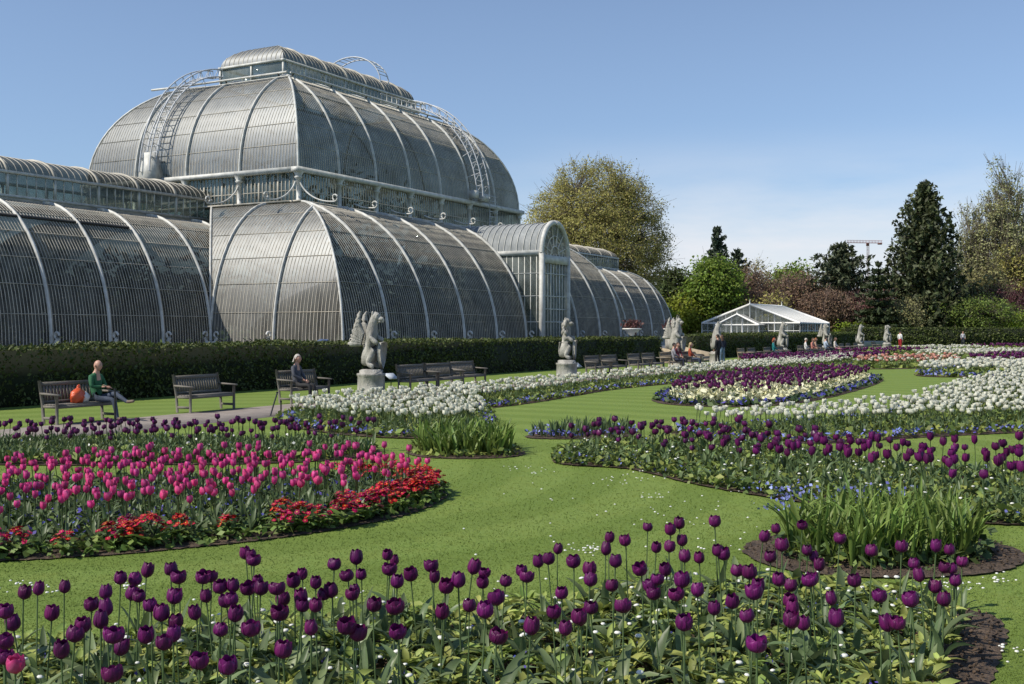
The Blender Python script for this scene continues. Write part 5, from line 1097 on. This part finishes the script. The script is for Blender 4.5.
# ------------------------------------------------------------------ middle and far beds
def name_open(k): return k.startswith('white')
def simple_tulip(kind, seed, H=.42, r=.03, h=.065, mats=None, lw=.04):
    """one small tulip as one mesh: bloom, stem, leaves"""
    g_ = np.random.default_rng(seed); b = MB(); c = petal_cup(h, r, seed, 5, 3, g_.uniform(-.08, .12) + (.26 if name_open(kind) else 0)).data(); b.add(c[0] + np.array([0, 0, H]), c[1], 0)
    b.tube([(0, 0, 0), (g_.normal() * .01, g_.normal() * .01, H * .5), (0, 0, H + .004)], .006, 4, 1)
    for q in range(3): leaf_blade(b, q * 2.1 + g_.uniform(-.5, .5), g_.uniform(.2, .34), lw * g_.uniform(.8, 1.4), g_.uniform(.05, .5), .005, 2, 5, g_.uniform(.08, .25), 0)
    return b
def tulip_bed(key, dist, petal, petal_far, name, label, group, nind, H=(.36, .48), r=.034, h=.07, inset=.12, zmax=None, mask=None, lw=.045, mass='tulip_mass'):
    P = scatter(beds[key] if isinstance(key, str) else key, dist, inset)
    if mask is not None: P = P[mask(P)]
    P = P[np.argsort(P[:, 0] * CA + P[:, 1] * SA)]
    Z = P[:, 0] * CA + P[:, 1] * SA; px = 512 + F_PX * (P[:, 0] * SA - P[:, 1] * CA) / Z; vis = (px > -12) & (px < 1036)
    ids = np.where(vis)[0][:nind]; isind = np.zeros(len(P), bool); isind[ids] = True
    if nind:
        mes = [simple_tulip(name, 7 * q + len(name), 1.0 * .42, r, h, None, lw).mesh(name, [petal, M['stem'], M['tleaf']], True) for q in range(NV)]
        for x, y in P[isind]:
            o = link(name, mes[int(rng.integers(0, NV))]); o.location = (x, y, .02); s_ = rng.uniform(.82, 1.12); o.scale = (s_, s_, rng.uniform(*H) / .42); o.rotation_euler = (rng.normal() * .09, rng.normal() * .09, rng.uniform(0, 6.28)); tag(o, label, 'tulip', group)
    Q = P[~isind]
    if len(Q):
        b = MB()
        for q in range(NV):
            S_ = Q[q::NV]
            if len(S_): b.inst(simple_tulip('white' if 'white' in petal_far.name else 'm', 31 + q, .42, r, h, None, lw).data(), np.c_[S_, np.full(len(S_), .02)], rng.uniform(0, 6.28, len(S_)), rng.uniform(.78, 1.15, len(S_)), rng.normal(size=(len(S_), 2)) * .09)
        tag(b.obj(mass, [petal_far, M['tleaf_far'], M['tleaf_far']], smooth=True), kind='stuff')
    return P
# pink oval with scarlet and crimson primulas along its edge
tulip_bed('pink', .172, M['pink'], M['pink'], 'pink_tulip', 'bright pink tulip in the oval bed edged with red primulas on the left', 'pink tulips in the oval bed', 300, (.36, .46), .037, .088, .30)
bedding('bedding_foliage', beds['pink'], 330, .07, M['dark_leaf'], .16, .25); bedding('violet_bedding_flowers', beds['pink'], 45, .035, M['violet'], .2, .45, base=.08)
bedding('bedding_foliage', beds['pink'], 150, .075, M['primula_leaf'], .14, .1); bedding('bedding_foliage', beds['pink'], 260, .06, M['primula_leaf'], .12, .0, ring=.3)
prim = {}
for kk, col in (('crimson', M['red']), ('scarlet', M['redor'])):
    for v_ in range(3):
        g_ = np.random.default_rng(v_ + (9 if kk == 'crimson' else 0)); lb = MB()
        for q in range(11): leaf_blade(lb, q * 2.4 + g_.uniform(-.3, .3), g_.uniform(.10, .16), g_.uniform(.05, .07), g_.uniform(.3, .7), .01, 0, 5, g_.uniform(.5, .9), 0)
        fbm = MB(); n_ = 44; pos = np.c_[np.clip(g_.normal(size=(n_, 2)) * .06, -.095, .095), np.zeros(n_)]; pos[:, 2] = .21 - 6.5 * (pos[:, 0] ** 2 + pos[:, 1] ** 2) + g_.normal(size=n_) * .012
        for p_ in pos:
            t1, t2 = g_.normal(size=2) * .28 + p_[:2] * 3.5 * -1; c5 = np.arange(11) * 2 * math.pi / 10; rr = np.where(np.arange(11) % 2 == 0, .024, .019)
            ring = np.stack([rr * np.cos(c5), rr * np.sin(c5), t1 * rr * np.cos(c5) + t2 * rr * np.sin(c5)], 1); fbm.grid(np.stack([ring * .18 + p_ + np.array([0, 0, .001]), ring + p_]), 0); r2 = (ring - 0) * .2 + p_ + np.array([0, 0, .002]); fbm.grid(np.stack([r2, r2 * 0 + p_ + np.array([0, 0, .004])]), 1)
        prim[(kk, v_)] = (lb.mesh('leaves', M['primula_leaf'], True), fbm.mesh('flowers', [col, M['yellow']]))
pp = beds['pink']; seg = np.linalg.norm(np.roll(pp, -1, 0) - pp, axis=1); cum = np.r_[0, np.cumsum(seg)]; k_ = 0
for d_ in np.arange(0, cum[-1], .235):
    i = min(np.searchsorted(cum, d_, 'right') - 1, len(pp) - 1); a_ = pp[i]; b_ = pp[(i + 1) % len(pp)]; p0 = a_ + (b_ - a_) * ((d_ - cum[i]) / seg[i]); c0 = pp.mean(0)
    for row in range(2):
        q = p0 + (c0 - p0) / np.linalg.norm(c0 - p0) * (.24 + .26 * row + rng.normal() * .05) + rng.normal(size=2) * .05
        Z = q[0] * CA + q[1] * SA; px = 512 + F_PX * (q[0] * SA - q[1] * CA) / Z
        if px < -30: continue
        near = Z < 12.8; dens = .95 if px > 300 else (.66 if row == 0 else .28)
        if (not near and px < 330) or rng.uniform() > dens: continue
        kk = 'crimson' if (math.sin(px * .021 + 1) + rng.normal() * .5) > 0 else 'scarlet'; px_q = px; le, fl = prim[(kk, int(rng.integers(0, 3)))]
        r_ = empty('primula', (q[0], q[1], .03), rng.uniform(0, 6.28), ('crimson' if kk == 'crimson' else 'scarlet red') + ' primula clump with yellow eyed flowers edging the pink tulip bed', 'primula', kk + ' primulas edging the pink bed'); s_ = rng.uniform(1.0, 1.4); r_.scale = (s_, s_, s_); link('leaves', le, r_); link('flowers', fl, r_)
# purple bed on the left behind the pink one
tulip_bed('rear_purple', .23, M['purple'], M['purple_far'], 'purple_tulip', '', '', 0, inset=.1, r=.046, h=.09); bedding('bedding_foliage', beds['rear_purple'], 120, .1, M['bed_leaf'], .2, .05)
P = scatter(beds['rear_purple'], .13, .05); b = MB(); kx = [MB() for _ in range(3)]
for q in range(3):
    for w_ in range(4): leaf_blade(kx[q], w_ * 1.6 + q, .3, .045, .15 + .1 * q, .01, 0, 5, .15)
    S_ = P[q::3]; b.inst(kx[q].data(), np.c_[S_, np.full(len(S_), .02)], rng.uniform(0, 6, len(S_)), rng.uniform(.7, 1.1, len(S_)))
tag(b.obj('tulip_leaf_clumps', M['tleaf_far'], smooth=True), kind='stuff')
P = scatter(beds['rear_purple'], .3, .1); b = MB(); cards(b, np.c_[P, rng.uniform(.18, .3, len(P))], .045, 1.2); tag(b.obj('white_bedding_daisies', M['daisy']), kind='stuff')
# purple bed on the right
RP = tulip_bed('right_purple', .285, M['purple'], M['purple_far'], 'purple_tulip', 'deep purple tulip in the long curving bed on the right beyond the lawn', 'purple tulips in the right hand bed', 66, (.42, .54), .053, .10, .3)
bedding('bedding_foliage', beds['right_purple'], 300, .075, M['bed_leaf'], .2, -.02); bedding('forget_me_nots', beds['right_purple'], 70, .045, M['blue'], .14, .06, ring=.5, base=.05); bedding('bedding_foliage', beds['right_purple'], 330, .06, M['dark_leaf'], .15, -.01, ring=.35)
P = scatter(beds['right_purple'], .2, .15); b = MB(); kx = [MB() for _ in range(4)]
for q in range(4):
    for w_ in range(3): leaf_blade(kx[q], w_ * 2.1 + q, .32, .06, .15 + .15 * q, .01, 0, 5, .2)
    S_ = P[q::4]; b.inst(kx[q].data(), np.c_[S_, np.full(len(S_), .02)], rng.uniform(0, 6, len(S_)), rng.uniform(.7, 1.1, len(S_)), rng.normal(size=(len(S_), 2)) * .1)
tag(b.obj('tulip_leaf_clumps', M['tleaf_far'], smooth=True), kind='stuff')
P = scatter(beds['right_purple'], .38, .2); b = MB(); b.inst(disc, np.c_[P, rng.uniform(.15, .26, len(P))], rng.uniform(0, 6, len(P)), rng.uniform(.8, 1.2, len(P)), rng.normal(size=(len(P), 2)) * .4); tag(b.obj('white_bedding_daisies', M['daisy']), kind='stuff')
# white tulips with blue edging
WG = 'white tulips'
tulip_bed('white_right', .215, M['white'], M['white_far'], 'white_tulip', 'white tulip in the broad white bed on the right with a blue edge', 'white tulips in the right hand bed', 170, (.36, .48), .05, .092, .45)
tulip_bed('white_lobe', .2, M['white'], M['white_far'], 'white_tulip', 'white tulip in the rounded white bed in front of the griffin statue', 'white tulips before the griffin statue', 130, (.36, .48), .052, .095, .3)
tulip_bed('white_strip', .24, M['white'], M['white_far'], 'white_tulip', '', '', 0, (.38, .48), .056, .10, .3)
for k in ('white_right', 'white_lobe', 'white_strip'):
    bedding('bedding_foliage', beds[k], 90, .11, M['bed_leaf'], .2, .0); bedding('forget_me_nots', beds[k], 120, .065, M['blue'], .14, .06, ring=.4, base=.06); bedding('forget_me_nots', beds[k], 35, .06, M['violet'], .14, .04, ring=.45, base=.05)
# far oval: purple tulips among cream primulas, dark blue edge
tulip_bed('oval', .30, M['purple'], M['purple_far'], 'purple_tulip', '', '', 0, r=.065, h=.12, inset=.55, H=(.42, .52), mask=lambda P: rng.uniform(0, 1, len(P)) < np.clip(((P[:, 0] - G(700, 407)[0]) * SA * -0 + (P[:, 0] * CA + P[:, 1] * SA - 31.5) / 6.0 + .35), .25, 1)); bedding('cream_primulas', beds['oval'], 60, .13, M['cream'], .2, .5, base=.1); bedding('bedding_foliage', beds['oval'], 45, .15, M['dark_leaf'], .2, .06); bedding('violet_edging_flowers', beds['oval'], 45, .1, M['violet'], .12, .1, ring=.6, base=.08)
# the most distant bands
for k, pet, d_ in (('far_white', 'white_far', .36), ('far_salmon', 'salmon', .5), ('far_purple', 'purple_far', .42), ('far_purple_right', 'purple_far', .5), ('far_cream', 'white_far', .5), ('far_purple_strip', 'purple_far', .6), ('far_white_strip', 'white_far', .6), ('far_purple_end', 'purple_far', .7)):
    tulip_bed(k, d_, M[pet], M[pet], 'tulip', '', '', 0, r=.10, h=.16, inset=.3, lw=.09); bedding('bedding_foliage', beds[k], 9, .3, M['bed_leaf'], .22, .05)
    if k == 'far_white': bedding('forget_me_nots', beds[k], 25, .14, M['blue'], .14, .05, ring=1.0, base=.1)
    if k == 'far_salmon': tulip_bed(k, .6, M['white_far'], M['white_far'], 'tulip', '', '', 0, r=.075, h=.12, inset=.3)
# sword leaved clumps
def blades(key, n_per, L, w, m, name, curl=.35, lean=.22, inset=.1):
    P = scatter(beds[key], 1 / math.sqrt(n_per) * .8, inset); b = MB(); kx = []
    for q in range(9):
        t_ = MB(); g_ = np.random.default_rng(q + 5)
        for w_ in range(5): leaf_blade(t_, g_.uniform(0, 6.28), L * g_.uniform(.7, 1.1), w * g_.uniform(.8, 1.2), g_.uniform(.02, curl), .02, 0, 7, g_.uniform(.03, lean), g_.normal() * .4)
        kx.append(t_.data())
    for q in range(9): S_ = P[q::9]; b.inst(kx[q], np.c_[S_, np.full(len(S_), .02)], rng.uniform(0, 6.28, len(S_)), rng.uniform(.75, 1.1, len(S_)), rng.normal(size=(len(S_), 2)) * .1)
    return tag(b.obj(name, m, smooth=True), kind='stuff')
blades('lily', 110, .6, .036, M['iris'], 'lily_leaves', .42, .26, .40); blades('iris_strip', 55, .55, .05, M['iris'], 'iris_leaves', .35, .3, .25); blades('blue_strip', 30, .34, .04, M['tleaf_far'], 'iris_leaves', .2, .2, .15)
bedding('forget_me_nots', beds['blue_strip'], 150, .06, M['blue'], .14, .03, ring=.5, base=.06); bedding('bedding_foliage', beds['lily'], 160, .08, M['bed_leaf'], .14, .3); bedding('bedding_foliage', beds['iris_strip'], 150, .08, M['bed_leaf'], .12, .05)
bedding('bedding_foliage', beds['lily'], 240, .075, M['dark_leaf'], .22, .25, ring=.75)
for px, py, n_ in ((788, 505, 140), (862, 505, 60), (893, 506, 60)):
    q = G(px, py + 16); b = MB(); cards(b, np.c_[rng.normal(size=(n_, 2)) * .16 + np.array(q), rng.uniform(.12, .42, n_)], .035, 1.2); tag(b.obj('violet_bedding_flowers', M['blue']), kind='stuff')

# ------------------------------------------------------------------ grass blades and lawn daisies
N = 230000; px = rng.uniform(-60, 1084, N); py = HOR + 100 + rng.uniform(0, 1, N) ** .8 * 285
Z = F_PX * EYE / (py - HOR); Lx = Z * (px - 512) / F_PX; P = np.stack([Z * CA + Lx * SA, Z * SA - Lx * CA], 1)
ok = np.ones(N, bool)
for k in ('front', 'pink', 'rear_purple', 'right_purple', 'lily', 'iris_strip', 'white_right', 'blue_strip', 'white_lobe'): ok &= ~inpoly(P, beds[k])
P = P[ok]; Z = Z[ok]; n = len(P); a = rng.uniform(0, 6.28, n); w = .0028 * np.clip(Z / 7, .8, 2.4); hh = rng.uniform(.005, .014, n) * np.clip(Z / 9, 1, 1.3); ln = rng.normal(size=(n, 2)) * .013
B = np.c_[P, np.zeros(n)]; d = np.stack([np.cos(a) * w, np.sin(a) * w, 0 * a], 1); T = B + np.c_[ln, hh]
V = np.stack([B - d, B + d, T], 1).reshape(-1, 3); b = MB(); b.add(V, np.arange(n * 3).reshape(n, 3)); tag(b.obj('grass_blades', M['lawn']), kind='stuff')
C = []
for px, py, sx, sy, n_ in ((45, 592, 30, 6, 12), (130, 589, 22, 4, 10), (15, 588, 14, 5, 7), (585, 552, 18, 5, 26), (612, 482, 20, 4, 12), (650, 500, 20, 5, 12), (635, 478, 40, 8, 16), (500, 590, 60, 20, 8), (520, 470, 20, 2, 10), (540, 475, 10, 2, 6), (955, 590, 30, 7, 34), (1000, 583, 16, 5, 14), (1010, 655, 12, 10, 10), (700, 515, 90, 22, 22), (690, 540, 60, 20, 14), (570, 510, 80, 25, 14), (700, 552, 40, 8, 12), (300, 600, 200, 14, 16)):
    for _ in range(n_): C.append(G(px + rng.normal() * sx * .6, py + rng.normal() * sy * .6))
C = np.array(C); b = MB(); b.inst(disc, np.c_[C, np.full(len(C), .035)], rng.uniform(0, 6, len(C)), rng.uniform(.35, .7, len(C)), rng.normal(size=(len(C), 2)) * .2); tag(b.obj('lawn_daisies', M['daisy']), kind='stuff')

# crumbs and clods on the bare soil
P = np.concatenate([scatter(beds['front'], .05, .02), scatter(beds['lily'], .06, .02)]); P = P[(P[:, 0] * CA + P[:, 1] * SA) > 4]; b = MB(); oc = MB(); oc.lathe([(0, -.4), (.45, -.1), (.5, .2), (.25, .45), (0, .5)], 5); oc = oc.data()
b.inst(oc, np.c_[P, np.full(len(P), .034)], rng.uniform(0, 6, len(P)), rng.uniform(.008, .034, len(P)), rng.normal(size=(len(P), 2)) * .5); tag(b.obj('soil_crumbs', M['soil']), kind='stuff')
